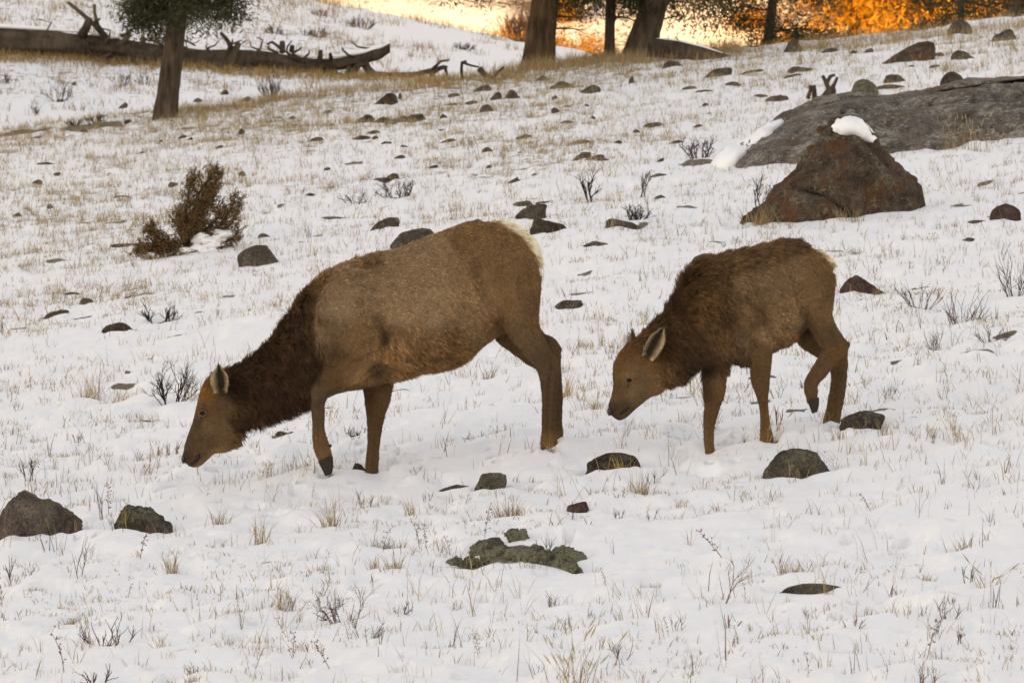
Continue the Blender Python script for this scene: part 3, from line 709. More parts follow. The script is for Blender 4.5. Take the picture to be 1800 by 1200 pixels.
def build_animals():
    r, o = build_elk(ADULT, COAT_A, RUMP_A, 15.0, 150000, (760, 800), DA, "larger elk on the left with its nose down to the snow and one foreleg raised", 0.0011)
    ear(r, o, (389,690), (385,637), 19, DA - .115, (-.25, .0, -1), (.66,.45,.26), -.02)
    ear(r, o, (376,680), (374,655), 10, DA + .11, (-.6, .2, -.5), (.50,.34,.19), .03)
    for s in (-1, 1): eye(r, o, 356, 726, DA + s * .093, .023, s)
    small(r, o, "nose", 323, 806, DA, .036, M_NOSE, .5, 1.0, .95)
    for s in (-1, 1): small(r, o, "nostril", 325, 806, DA + s * .036, .014, M_MOUTH, .6, .6, 1.0)
    mb = MB(); mb.tube(np.array([W(331,819,DA-.041), W(339,815,DA-.051), W(346,809,DA-.057), W(350,803,DA-.058), W(351,797,DA-.056)]) , [.003,.005,.010,.011,.003], 8)
    link("mouth", make_mesh("elk_mouth", mb.V[0] - o, mb.F, M_MOUTH), r)
    hoof(r, o, (559,811), (585,801), (574,836), DA - .21, .052)
    hoof(r, o, (643,838), (666,840), (641,856), DA + .17, .07)
    hoof(r, o, (951,792), (982,790), (946,810), DA - .17, .07)
    hoof(r, o, (962,780), (985,780), (957,800), DA + .17, .07)
    small(r, o, "dewclaw", 580, 783, DA - .21, .014, M_HOOF, 1, 1.6, .8)
    r, o = build_elk(CALF, COAT_C, RUMP_C, 14.0, 130000, (1370, 760), DC, "smaller shaggy maned elk on the right walking with its mouth slightly open", 0.0011)
    ear(r, o, (1136,629), (1168,568), 18, dc(1140) - .105, (.25, .25, -1), (.66,.46,.27), -.03)
    ear(r, o, (1112,612), (1114,578), 12, dc(1112) + .10, (-.7, .1, -.4), (.50,.34,.19), .02)
    for s in (-1, 1): eye(r, o, 1106, 668, dc(1106) + s * .086, .021, s)
    small(r, o, "nose", 1072, 723, dc(1071), .034, M_NOSE, .6, 1.0, .9)
    for s in (-1, 1): small(r, o, "nostril", 1075, 722, dc(1075) + s * .032, .013, M_MOUTH, .7, .6, 1.0)
    d = dc(1095)
    mb = MB(); mb.tube(np.array([W(1084,733,d-.030), W(1090,727,d-.040), W(1098,722,d-.045), W(1105,716,d-.046)]), [.007,.013,.011,.003], 8)
    link("mouth", make_mesh("elk_mouth", mb.V[0] - o, mb.F, M_MOUTH), r)
    hoof(r, o, (1419,704), (1440,698), (1429,726), dc(1427) - .15, .05)
    hoof(r, o, (1240,804), (1256,804), (1238,824), dc(1247) - .02, .06)
    hoof(r, o, (1336,790), (1360,790), (1331,806), dc(1347) - .14, .06)
    hoof(r, o, (1443,766), (1476,766), (1438,784), dc(1459) + .13, .06)

# ------------------------------------------------------------------ snow field
def build_terrain():
    u = np.concatenate([-np.geomspace(1.3, .152, 26)[:-1], np.linspace(-.152, .152, 980), np.geomspace(.152, 1.3, 26)[1:]])
    y = np.concatenate([np.linspace(20, 28.4, 16)[:-1], 1 / np.linspace(1 / 28.4, 1 / 94.0, 640), np.linspace(94, 150, 150)[1:], np.geomspace(150, 480, 70)[1:]])
    Y, U = np.meshgrid(y, u, indexing='ij'); X = U * Y
    Z = ground(X, Y)
    inn = (np.abs(U) < .2) & (Y < 140)
    near = inn * 1.0
    Z = Z + near * (0.034 * fbm2(X / 1.1, Y / 1.4, 2) + (0.036 + .012 * (Y < 48)) * fbm2(X / .33 + 9, Y / .42, 2) + 0.015 * fbm2(X / .11 + 4, Y / .16, 2))
    # softly broken crust: shallow scoops where the noise dips
    q = fbm2(X / .55 + 31, Y / .8 + 7, 2)
    Z = Z - near * 0.030 * sstep(.32, .62, q)
    for (x0, y0, rx, ry, dep, sh) in PITS:
        a, b = np.searchsorted(y, [y0 - 2.2 * ry, y0 + 2.2 * ry])
        if b <= a: continue
        c, d = np.searchsorted(u, [(x0 - 2.2 * rx) / y0, (x0 + 2.2 * rx) / y0])
        if d <= c: continue
        xx = X[a:b, c:d]; yy = Y[a:b, c:d]
        wob = 1 + 0.28 * fbm2(xx / (rx * .8) + x0 * 7, yy / (ry * .8) + y0 * 3, 2)
        r = np.sqrt(((xx - x0) / rx) ** 2 + ((yy - y0) / ry) ** 2) / wob
        Z[a:b, c:d] -= dep * (2.6 if dep > .028 else 1.7 if dep > 0 else 1.0) * np.exp(-r ** (sh + 2 * (dep > .028)))
    global _gu, _gy, _gz
    _gu, _gy, _gz = u, y, Z
    nv = X.size; nc = len(u)
    V = np.stack([X, Y, Z], -1).reshape(-1, 3)
    i = np.arange(len(y) - 1)[:, None] * nc + np.arange(nc - 1)[None]
    F = np.stack([i, i + 1, i + nc + 1, i + nc], -1).reshape(-1, 4)
    me = make_mesh("snowy_ground", V, F, M_SNOW)
    me.attributes.new("thin", 'FLOAT', 'POINT')
    th = np.minimum(thin_snow(X, Y), .75)
    th = np.where(Y > 145, .85 + .9 * fbm2(X / 3.2, Y / 5.0, 3), th)
    for x0, y0, rx, ry in SOIL:
        a, b = np.searchsorted(y, [y0 - 2 * ry, y0 + 2 * ry]); c, d = np.searchsorted(u, [(x0 - 2 * rx) / y0, (x0 + 2 * rx) / y0])
        if b <= a or d <= c: continue
        xx = X[a:b, c:d]; yy = Y[a:b, c:d]
        rr = np.sqrt(((xx - x0) / rx) ** 2 + ((yy - y0) / ry) ** 2) / (1 + .5 * fbm2(xx / (rx * .6) + x0, yy / (ry * .6), 2))
        th[a:b, c:d] += 1.5 * (1 - sstep(.55, 1.1, rr))
    me.attributes["thin"].data.foreach_set("value", th.astype(np.float32).ravel())
    link("snowy_ground", me, kind="structure")
    # ground behind and beside the camera, rising to the shaded ridge that keeps the low sun off the slope
    gx = np.linspace(-1100, 1100, 110); gy = np.concatenate([np.linspace(-900, -30, 80), np.linspace(-24, 24, 12)])
    GX, GY = np.meshgrid(gx, gy)
    GZ = base_ground(GX, np.maximum(GY, 0.0)) - 0.25
    crest = -505 + 20 * fbm2(GX / 120, GX * 0 + 3, 2)
    hgt = 121 + 1.5 * fbm2(GX / 60, GX * 0 + 8, 3)
    GZ = GZ + (hgt + 2) * np.exp(-((GY - crest) / 130.0) ** 2) + 2 * fbm2(GX / 30, GY / 30, 2) * sstep(-20, -80, GY)
    V = np.stack([GX, GY, GZ], -1).reshape(-1, 3); nc = len(gx)
    i = np.arange(len(gy) - 1)[:, None] * nc + np.arange(nc - 1)[None]
    F = np.stack([i, i + 1, i + nc + 1, i + nc], -1).reshape(-1, 4)
    link("ridge_ground", make_mesh("ridge_ground", V, F, M_SNOWCAP), kind="structure")
def thin_snow(X, Y):
    """how bare the snow is (drives straw and soil showing through, and where dry grass stands thick)"""
    U = X / Y
    t = 0.25 + 0.5 * fbm2(X / 2.2 + 50, Y / 3.0, 3)
    px = U * FPX + 900
    up = sstep(50, 75, Y)
    t = t + 0.25 * up
    crest_band = np.exp(-((Y - 87.5) / 2.5) ** 2) * sstep(1350, 900, px) * 0.5
    t = t + crest_band
    t = t + 0.45 * sstep(104, 109, Y) * sstep(-.01, -.04, U)
    t = t - 0.6 * sstep(.3, .6, fbm2(X / 4 + 7, Y / 7, 2)) * (Y < 60)
    return np.clip(t, -1, 1.4)
def hgt(x, y):
    """height of the finished snow surface"""
    x = np.asarray(x, float); y = np.asarray(y, float)
    iu = np.interp(x / y, _gu, np.arange(len(_gu))); iy = np.interp(y, _gy, np.arange(len(_gy)))
    a = np.clip(iu.astype(int), 0, len(_gu) - 2); b = np.clip(iy.astype(int), 0, len(_gy) - 2)
    fu = iu - a; fy = iy - b
    return (_gz[b, a] * (1 - fu) + _gz[b, a + 1] * fu) * (1 - fy) + (_gz[b + 1, a] * (1 - fu) + _gz[b + 1, a + 1] * fu) * fy

# ------------------------------------------------------------------ rocks
def ico(sub):
    import bmesh
    bm = bmesh.new(); bmesh.ops.create_icosphere(bm, subdivisions=sub, radius=1.0)
    V = np.array([v.co[:] for v in bm.verts]); F = np.array([[v.index for v in f.verts] for f in bm.faces]); bm.free()
    return V, F
_ICO = {k: ico(k) for k in (2, 3, 4, 5)}
def rock_shape(rx, ry, rz, seed, sub=3, cuts=9, rough=0.12, slab=0.0, lean=0.0, fine=0.0):
    r = np.random.default_rng(seed)
    V, F = _ICO[sub]; V = V.copy()
    for _ in range(cuts):
        n = r.normal(size=3); n[2] = n[2] * (0.7 - .5 * slab) + 0.25; n /= np.linalg.norm(n)
        off = r.uniform(0.52, 0.86)
        s = V @ n - off
        V = V - np.where(s > 0, s * 0.92, 0)[:, None] * n
    ofs = r.uniform(0, 80, 3)
    V = V * (1 + rough * fbm3(V * 1.6 + ofs, 4) + 0.35 * rough * (0.5 - np.abs(fbm3(V * 4 + ofs, 2))))[:, None]
    if fine: V = V * (1 + fine * fbm3(V * 11 + ofs, 3))[:, None]
    mx = np.abs(V).max(0)
    V = V / np.array([mx[0], mx[1], max(V[:, 2].max(), .3)])
    V[:, 0] += lean * V[:, 2]
    return V * np.array([rx, ry, rz]), F
RT = []
def rock(px, py, wpx, hpx, kind, label, seed, group=None, sub=3, lean=0.0, depth=0.8, slab=0.0, moat=0.35, name="rock", cuts=6, rough=.2, fine=0.02):
    """px: centre, py: foot of the rock at its near side"""
    p = at(px, py); k = p[1] / FPX
    rx = wpx / 2 * k; h = hpx * k * 1.04; ry = rx * depth
    y = p[1] + ry * 0.75; x = px_x = (px - 900) / FPX * y
    if moat: PITS.append((x, y, rx * 1.25, ry * 1.35, min(.022, h * moat), 6))
    if wpx > 46 and kind != 'moss':     # snow drifted unevenly against the foot
        q = np.random.default_rng(seed + 900)
        for _ in range(4):
            a = q.uniform(-1, 1); PITS.append((x + a * rx, y - ry * (.75 + .25 * q.random()) * (1 - .4 * a * a), rx * q.uniform(.25, .55), rx * q.uniform(.2, .4), -h * q.uniform(.03, .11), 2.2))
    RT.append((x, y, rx, ry, h, kind, label, seed, group, sub, lean, slab, name, cuts, rough, fine))
def place_rocks():
    for (x, y, rx, ry, h, kind, label, seed, group, sub, lean, slab, name, cuts, rough, fine) in RT:
        z = float(hgt(x, y - ry * .7))
        V, F = rock_shape(rx * 1.04, ry, h * 1.0, seed, sub, cuts, rough, slab, lean, fine)
        V[:, 2] = np.where(V[:, 2] < 0, V[:, 2] * 0.7, V[:, 2])
        link(name, make_mesh(name, V, F, M_ROCK[kind], True), None, (x, y, z), label=label, category="rock", group=group)

G_UP = "small dark stones poking through the snow on the upper slope"
def list_rocks():
    R = rock
    R(68, 938, 152, 76, 'pink', "large brownish boulder with a deep groove at the left edge, in the near snow", 3, sub=5, cuts=6, rough=.2, fine=.035, depth=.7)
    R(255, 922, 106, 50, 'lichen', "knobbly lichen covered rock in near snow, beside the large left boulder", 14, sub=5, cuts=5, rough=.3, fine=.07, depth=.7)
    R(862, 858, 56, 32, 'lichen', "small angular pale stone in the snow under the larger elk's belly, standing upright", 5, sub=4, cuts=12, fine=.03)
    R(802, 853, 68, 10, 'grey', "low flat stone buried beside the small angular stone below the larger elk", 6)
    R(1070, 825, 102, 33, 'brown', "low brown rock crossed by straw between the two elk, below the smaller one's muzzle", 8, sub=4, lean=.3)
    R(1403, 833, 122, 52, 'lichen', "rounded dark rock with lichen below the smaller elk's forelegs", 9, sub=5, cuts=5, rough=.15, fine=.03, depth=.7)
    R(1018, 897, 44, 19, 'red', "small reddish stone in the near snow right of the dry grass clump", 11, cuts=6, moat=.1)
    R(1513, 757, 78, 34, 'grey', "grey rock directly behind the smaller elk's planted hind foot", 12, sub=4, lean=.2)
    R(1518, 516, 82, 31, 'red', "smooth reddish brown rock behind the smaller elk's rump", 13, sub=4, cuts=6)
    R(630, 824, 24, 16, 'brown', "little brown stone beside the larger elk's planted forefoot", 15)
    R(1230, 465, 62, 24, 'grey', "dark flat rock in the snow just above the smaller elk's neck", 16, lean=.4)
    R(462, 465, 86, 38, 'grey', "grey boulder under a snow rim to the right of the leaning juniper", 17, sub=4, cuts=5, rough=.1)
    R(465, 419, 24, 9, 'grey', "little stone tip showing above the grey boulder right of the juniper", 18)
    R(152, 533, 28, 14, 'grey', "small pointed stone alone in the snow at left middle", 19)
    R(100, 554, 42, 12, 'grey', "flat wedge of stone left of and below the small pointed stone", 20, lean=.5)
    R(127, 518, 32, 6, 'grey', "thin sliver of stone behind the small pointed stone at left", 21)
    R(208, 583, 60, 18, 'brown', "dark low stone with twigs at its right side, left middle of the snow", 22)
    R(678, 403, 54, 22, 'grey', "slanting flat stone just above the larger elk's back", 23, lean=.5, sub=4)
    R(590, 380, 62, 7, 'grey', "thin dark slab up the slope from the larger elk's shoulder", 24)
    R(735, 432, 96, 36, 'grey', "grey boulder half hidden behind the larger elk's back", 25, sub=4)
    R(937, 385, 64, 28, 'grey', "middle stone of a stack above the larger elk's rump", 26, sub=4, lean=.3)
    R(920, 364, 50, 12, 'grey', "flat stone at the upper left of the stack above the larger elk's rump", 27)
    R(950, 357, 44, 10, 'brown', "flat brown stone at the top of the stack above the larger elk's rump", 28, lean=.4)
    R(957, 412, 78, 30, 'brown', "low dark boulder touching the larger elk's pale rump from behind", 29, sub=4)
    R(1096, 403, 62, 17, 'grey', "drooping flat stone under the dark twigs between the two elk", 30, lean=-.4)
    R(1050, 435, 52, 9, 'grey', "thin flat stone in the snow between the elk, left of the dark flat rock", 31)
    R(1005, 535, 58, 16, 'grey', "flat grey stone right behind the larger elk's thigh", 32)
    R(1771, 389, 62, 31, 'red', "rounded reddish stone at the right edge, level with the boulder's foot", 33, sub=4, cuts=4, rough=.08)
    R(1720, 386, 40, 6, 'grey', "thin stone sliver left of the rounded reddish stone", 34)
    R(1701, 428, 28, 7, 'grey', "tiny flat stone below the rounded reddish stone", 35)
    R(1593, 110, 96, 37, 'boulder', "humped dark boulder high on the slope above the rock outcrop", 36, sub=4, cuts=5, lean=.5, rough=.12)
    R(1688, 62, 46, 28, 'grey', "round boulder on the skyline right of the humped boulder", 37, sub=4, cuts=4)
    R(1770, 68, 56, 23, 'grey', "dark boulder on the skyline at the far right", 38, sub=4, cuts=5)
    R(1392, 93, 38, 21, 'grey', "squarish stone at the foot of the single pine on the skyline", 39)
    R(1695, 105, 46, 17, 'grey', "low grey stone right of the humped boulder", 40)
    R(1572, 143, 42, 14, 'grey', "flat stone standing behind the outcrop between two rounded stones", 41)
    R(1566, 156, 56, 9, 'grey', "thin stone ledge just behind the middle of the outcrop", 42)
    R(1519, 168, 50, 27, 'lichen', "egg shaped stone perched on the back edge of the outcrop, the left one", 43, sub=4, cuts=2, rough=.08, moat=0)
    R(1676, 154, 46, 27, 'brown', "smooth rounded stone perched on the back edge of the outcrop, the right one", 44, sub=4, cuts=3, rough=.06, moat=0)
    R(1362, 176, 42, 14, 'grey', "flat wedge stone in the grass left of the outcrop's dead stump", 45, lean=.4)
    R(1288, 147, 36, 11, 'grey', "small dark stone below the slanted stone on the upper right slope", 46)
    R(1265, 134, 54, 18, 'grey', "slanted dark stone on the upper right slope below the skyline pine", 47, lean=.4)
    R(1405, 124, 60, 10, 'grey', "low dark stone line on the upper slope above the outcrop", 48)
    R(1463, 91, 38, 10, 'grey', "flat stone high on the slope right of the skyline pine", 49)
    R(1215, 157, 34, 8, 'grey', "thin dark stone left of the small stone on the upper right slope", 50)
    R(1240, 162, 40, 7, 'grey', "thin grassy stone below the slanted dark stone", 51)
    R(672, 182, 46, 22, 'brown', "wedge shaped stone standing below the fallen log's broken end", 52, lean=.7, cuts=12)
    R(703, 170, 7, 12, 'grey', "tiny upright stone right of the wedge shaped stone", 53)
    R(988, 152, 44, 14, 'grey', "flat dark stone below the thick leaning trunk on the crest", 54)
    R(1040, 164, 40, 16, 'grey', "dark rounded stone below the paired trunks on the crest", 55)
    R(1110, 149, 12, 13, 'grey', "small upright stone on the slope below the paired trunks", 56)
    R(1185, 119, 42, 15, 'grey', "stone cluster rising on the crest right of the thick dark trunk", 57)
    R(845, 160, 40, 14, 'grey', "stone with jagged top on the crest below the loose dead branch", 58)
    R(874, 175, 26, 14, 'grey', "left stone of a touching pair below the crest", 59)
    R(902, 174, 32, 17, 'grey', "right stone of a touching pair below the crest", 60)
    R(855, 199, 28, 18, 'grey', "blocky stone on the snow under the touching pair of stones", 61)
    R(637, 217, 34, 17, 'brown', "slanting brown stone below the wedge shaped stone", 62, lean=.7)
    R(735, 209, 44, 13, 'grey', "twig grown dark stone in the middle of the upper snow", 63)
    R(923, 241, 36, 7, 'grey', "lone lens shaped stone in the upper middle snow", 64)
    R(785, 249, 36, 9, 'grey', "lens shaped stone left of the lone one in the upper middle snow", 65, lean=.4)
    R(1148, 220, 38, 10, 'grey', "flat stone in open snow left of the outcrop", 66, lean=.3)
    R(1022, 276, 40, 15, 'grey', "upper stone of a slanting group above the thin saplings", 67, lean=.5)
    R(1046, 279, 38, 10, 'grey', "middle stone of a slanting group above the thin saplings", 68, lean=.6)
    R(1057, 283, 30, 7, 'red', "reddish lower stone of a slanting group above the thin saplings", 69, lean=.5)
    R(690, 315, 30, 13, 'brown', "brown stone behind the spiky shrub in the middle of the slope", 70)
    R(907, 319, 28, 10, 'grey', "dark stone with twigs in the snow above the larger elk's rump stack", 71)
    R(1156, 309, 42, 8, 'grey', "low twiggy stone right of the second sapling", 72)
    R(1162, 347, 28, 8, 'grey', "thin stone under a bent twig left of the snow capped boulder", 73)
    R(425, 235, 15, 10, 'grey', "blocky stone right of the left trunk's foot", 74)
    R(477, 211, 42, 9, 'brown', "flat brown stone on the crest right of the left trunk", 75)
    R(217, 346, 42, 8, 'grey', "flat stone in the snow left of the juniper top", 76)
    R(305, 329, 20, 9, 'grey', "small dark stone just left of the juniper's tip", 77)
    R(427, 309, 16, 9, 'grey', "small dark stone right of the juniper's tip", 78)
    R(520, 275, 40, 6, 'grey', "thin dark stone on open snow between left trunk and larger elk", 79)
    R(545, 343, 22, 6, 'grey', "small flat stone up the slope from the larger elk's neck", 80)
    R(86, 290, 48, 5, 'grey', "thin dark line of stone at far left below the crest", 81)
    R(217, 432, 54, 6, 'grey', "flat sliver of stone at the left foot of the juniper", 82)
    R(497, 769, 34, 7, 'brown', "curled dark stone chip in the snow behind the larger elk's raised foreleg", 83)
    R(1030, 187, 12, 4, 'grey', "tiny stone right of centre below the crest", 84)
    for i, (px, py, w_, h_) in enumerate([(955,140,26,7),(797,168,22,6),(790,183,36,7),(830,181,30,5),(975,202,20,8),(996,190,20,5),(1043,208,9,5),(975,175,11,5),(990,217,24,6),(857,263,22,9),(670,216,30,8),(703,209,24,8),(780,205,15,7),(635,241,36,6),(655,233,26,5),(662,241,18,7),(678,254,20,4),(700,278,22,6),(710,259,14,4),(668,319,34,5),(937,312,10,3),(915,269,13,4),(1020,248,32,5),(1160,281,14,5),(515,206,12,4),(223,212,17,6),(145,234,15,5),(250,270,15,5),(320,243,18,6),(333,247,12,5),(283,250,7,4),(65,326,18,6),(98,312,13,4),(89,368,14,6),(192,306,10,3),(215,190,18,9),(348,180,16,6),(395,166,20,7),(430,177,20,8),(365,189,14,5),(452,243,9,4),(468,247,16,4),(583,223,14,4),(555,246,24,6),(130,144,8,5),(1340,168,30,5),(1395,78,18,7),(1320,128,36,7),(1530,94,20,6),(1500,92,16,6),(1395,135,30,4),(1650,98,24,5),(1600,118,20,4),(1640,122,18,4),(1240,185,12,4),(1190,250,22,4),(1225,222,18,4),(1120,232,16,4),(575,300,14,4),(385,262,14,4),(30,380,16,5),(150,395,18,4),(760,295,16,4),(860,300,12,4),(1085,255,14,4)]):
        R(px, py, w_, h_ * 1.15 + 1.2, ('grey', 'brown', 'grey')[i % 3], "small dark stone poking through the snow on the upper slope", 200 + i, G_UP, sub=2, lean=.3 * (i % 3), moat=.2)
    # bare stony hollow in the near snow
    for (px, w_, dep) in ((870, 150, .06), (965, 170, .07), (815, 80, .045)): pit(px, 968, w_, dep * .3, .40, 6)
    for px in (800, 850, 905, 960, 1010): pit(px, 938, 70, -.05, .16, 3)
    for i, (px, py, w_, h_) in enumerate([(800,984,50,15),(836,981,46,15),(850,964,62,17),(884,976,66,18),(906,955,54,15),(916,985,72,18),(956,988,74,20),(992,990,62,20),(985,967,64,18),(1012,974,44,16),(944,966,40,13),(868,984,54,14)]):
        R(px, py, w_, h_ * 1.35, 'moss', "low mossy stone among others crowded in the near bare hollow", 340 + i, "mossy stones in the near bare hollow", sub=4, cuts=3, rough=.35, fine=.2, moat=0, depth=1.0)
    for i, (px, py, w_, h_, kd, lb) in enumerate([(1013, 987, 34, 13, 'lichen', "smooth pale pebble at the right rim of the near bare hollow"), (926, 966, 24, 11, 'grey', "grey pebble lodged among the mossy stones of the near bare hollow"), (994, 964, 26, 12, 'brown', "brown pebble on the upper right rim of the near bare hollow"), (866, 962, 44, 20, 'lichen', "smooth olive stone on the upper left rim of the near bare hollow"), (826, 973, 22, 11, 'brown', "small brown pebble above the left end of the near bare hollow"), (950, 969, 20, 10, 'brown', "little brown pebble at the middle of the hollow's upper rim")]):
        R(px, py, w_, h_, kd, lb, 300 + i, "stones in the bare hollow", sub=5 if w_ > 60 else 3, cuts=4, rough=.22, fine=.10 if kd == 'moss' else 0, moat=0, depth=.8 if w_ < 60 else .95)
    pit(1425, 1022, 170, .05, .22, 5)
    R(1432, 1036, 124, 16, 'lichen', "flat stone lying in a snow hollow at lower right", 320, sub=4, cuts=3, moat=0)
    R(1411, 1027, 32, 17, 'red', "brick shaped reddish stone on the hollow's flat stone at lower right", 321, cuts=14, moat=0)
    for px, py, w_, ry in [(905,974,250,.42),(168,1128,84,.14),(1562,1064,90,.12),(1432,1032,120,.12),(62,1036,40,.08),(800,853,66,.08),(1240,824,46,.08),(680,944,70,.1),(1545,886,50,.08),(1550,926,50,.08),(215,580,70,.2),(1140,1021,50,.08),(1690,712,50,.12),(1600,942,30,.08),(400,1122,50,.06),(470,985,40,.06),(1672,1045,26,.06),(500,770,50,.1),(1228,285,80,.5),(160,222,120,.4),(40,232,150,.4),(720,212,110,.6),(620,285,40,.3),(1100,400,80,.3),(770,440,60,.3)]:
        p = at(px, py); SOIL.append((p[0], p[1], w_ / 2 / FPX * p[1], ry))
    rs = np.random.default_rng(77)
    for i in range(90):
        px = rs.uniform(-40, 1840); py = rs.uniform(190, 760)
        p = at(px, py); s = rs.uniform(.04, .16); SOIL.append((p[0], p[1], s, s * rs.uniform(.5, 1.3)))
    # melt holes, hoof prints, lumps
    for px, py, w_, dep in [(165, 1128, 100, .09), (260, 943, 44, 0), (178, 944, 26, .03), (258, 1040, 34, .04), (90, 1030, 60, .03), (250, 1138, 60, .05), (850, 1158, 60, .06), (1010, 1050, 40, .04), (980, 1110, 40, .035), (1565, 1064, 130, .08), (1670, 1046, 34, .06), (1605, 942, 50, .06), (1545, 922, 80, .05), (1525, 885, 80, .05), (1350, 905, 60, .04), (1340, 888, 60, .03), (690, 945, 90, .05), (745, 955, 40, .05), (1240, 825, 60, .04), (1140, 1020, 60, .04), (1140, 1083, 60, .04), (310, 853, 60, .05), (215, 870, 40, .03), (415, 985, 70, .04), (475, 1043, 30, .04), (430, 1120, 60, .06), (310, 1185, 60, .03), (485, 1055, 30, .03), (400, 935, 30, .03), (1700, 710, 50, .05), (780, 845, 40, .05), (700, 905, 40, .02), (1640, 745, 60, .03), (1285, 750, 60, .04), (1140, 745, 90, .04), (720, 845, 60, -.05), (1225, 792, 50, -.055), (1385, 770, 46, -.04), (1575, 742, 60, -.05), (700, 825, 60, -.04), (1640, 655, 60, -.05), (1640, 840, 60, -.03), (450, 415, 150, -.07), (380, 405, 110, -.08), (1180, 760, 70, -.05), (815, 960, 40, -.03)]:
        if dep: pit(px, py, w_, dep)
    # trodden snow round the hooves: prints and kicked-up crumbs
    q = np.random.default_rng(15)
    for cx, cy, sx, sy, n in ((650, 822, 60, 14, 16), (975, 786, 40, 10, 10), (575, 838, 40, 10, 7), (350, 826, 50, 8, 8), (1250, 802, 40, 10, 10), (1350, 780, 40, 10, 8), (1462, 758, 40, 10, 8), (1100, 745, 50, 8, 8), (800, 800, 120, 14, 12)):
        for i in range(n):
            px, py = q.normal(cx, sx), q.normal(cy, sy)
            if q.random() < .5: pit(px, py, q.uniform(14, 26), q.uniform(.02, .05), None, 4)
            else: pit(px, py, q.uniform(6, 22), -q.uniform(.015, .04), None, 3)
    r = np.random.default_rng(5)
    for i in range(230):
        px = r.uniform(-60, 1860); py = 1230 - 480 * r.random() ** 1.3
        pit(px, py, r.uniform(14, 46), r.uniform(.015, .05) * (1 if r.random() < .8 else -.7), None, 4)

def strip_rock(name, rows, seg, expo, noise, seed, kind, parent=None, sub=6, loc=None, fine=0.02, cracks=(), sink=0.0, **props):
    """rock traced as sections: (px, top y, foot y, half depth, distance)"""
    st = [(a, b, a, c + (c - b) * sink, hd, d) for a, b, c, hd, d in rows]     # widest where it meets the ground
    V, F = loft(st, seg, sub, expo)
    ext = V.max(0) - V.min(0)
    s = max(ext)
    o = np.array([V[:, 0].mean(), V[:, 1].mean(), V[:, 2].min()]) if loc is None else loc
    # facets: flatten against a few planes, then roughen
    r = np.random.default_rng(seed)
    Q = V - o
    tri = []
    for f in F: tri += [f] if len(f) == 3 else [(f[0], f[1], f[2]), (f[0], f[2], f[3])]
    N, _ = normals(Q, np.array(tri))
    V = V + N * (noise * fbm3(Q * 2.2 / s * 3 + seed, 4) + noise * .6 * (.4 - np.abs(fbm3(Q * 9 / s + seed, 3))) + fine * s * .25 * fbm3(Q * 40 / s + seed, 3) + (.06 * fbm3(Q * np.array([1.1, 1.5, 2.6]), 4) if kind == 'slab' else 0))[:, None]
    px, py = project(V); dep = np.zeros(len(V))
    for wd, dp, pl in cracks:
        pl = np.array(pl, float); best = np.full(len(V), 1e9)
        for a, b in zip(pl[:-1], pl[1:]):
            ab = b - a; t_ = np.clip(((px - a[0]) * ab[0] + (py - a[1]) * ab[1]) / (ab @ ab), 0, 1)
            best = np.minimum(best, (px - a[0] - t_ * ab[0]) ** 2 + (py - a[1] - t_ * ab[1]) ** 2)
        dep += dp * np.exp(-best / wd ** 2)
    V = V - N * dep[:, None]
    return link(name, make_mesh(name, V - o, F, M_ROCK[kind] if kind in M_ROCK else kind), parent, (0, 0, 0) if parent is not None else o, **props), o
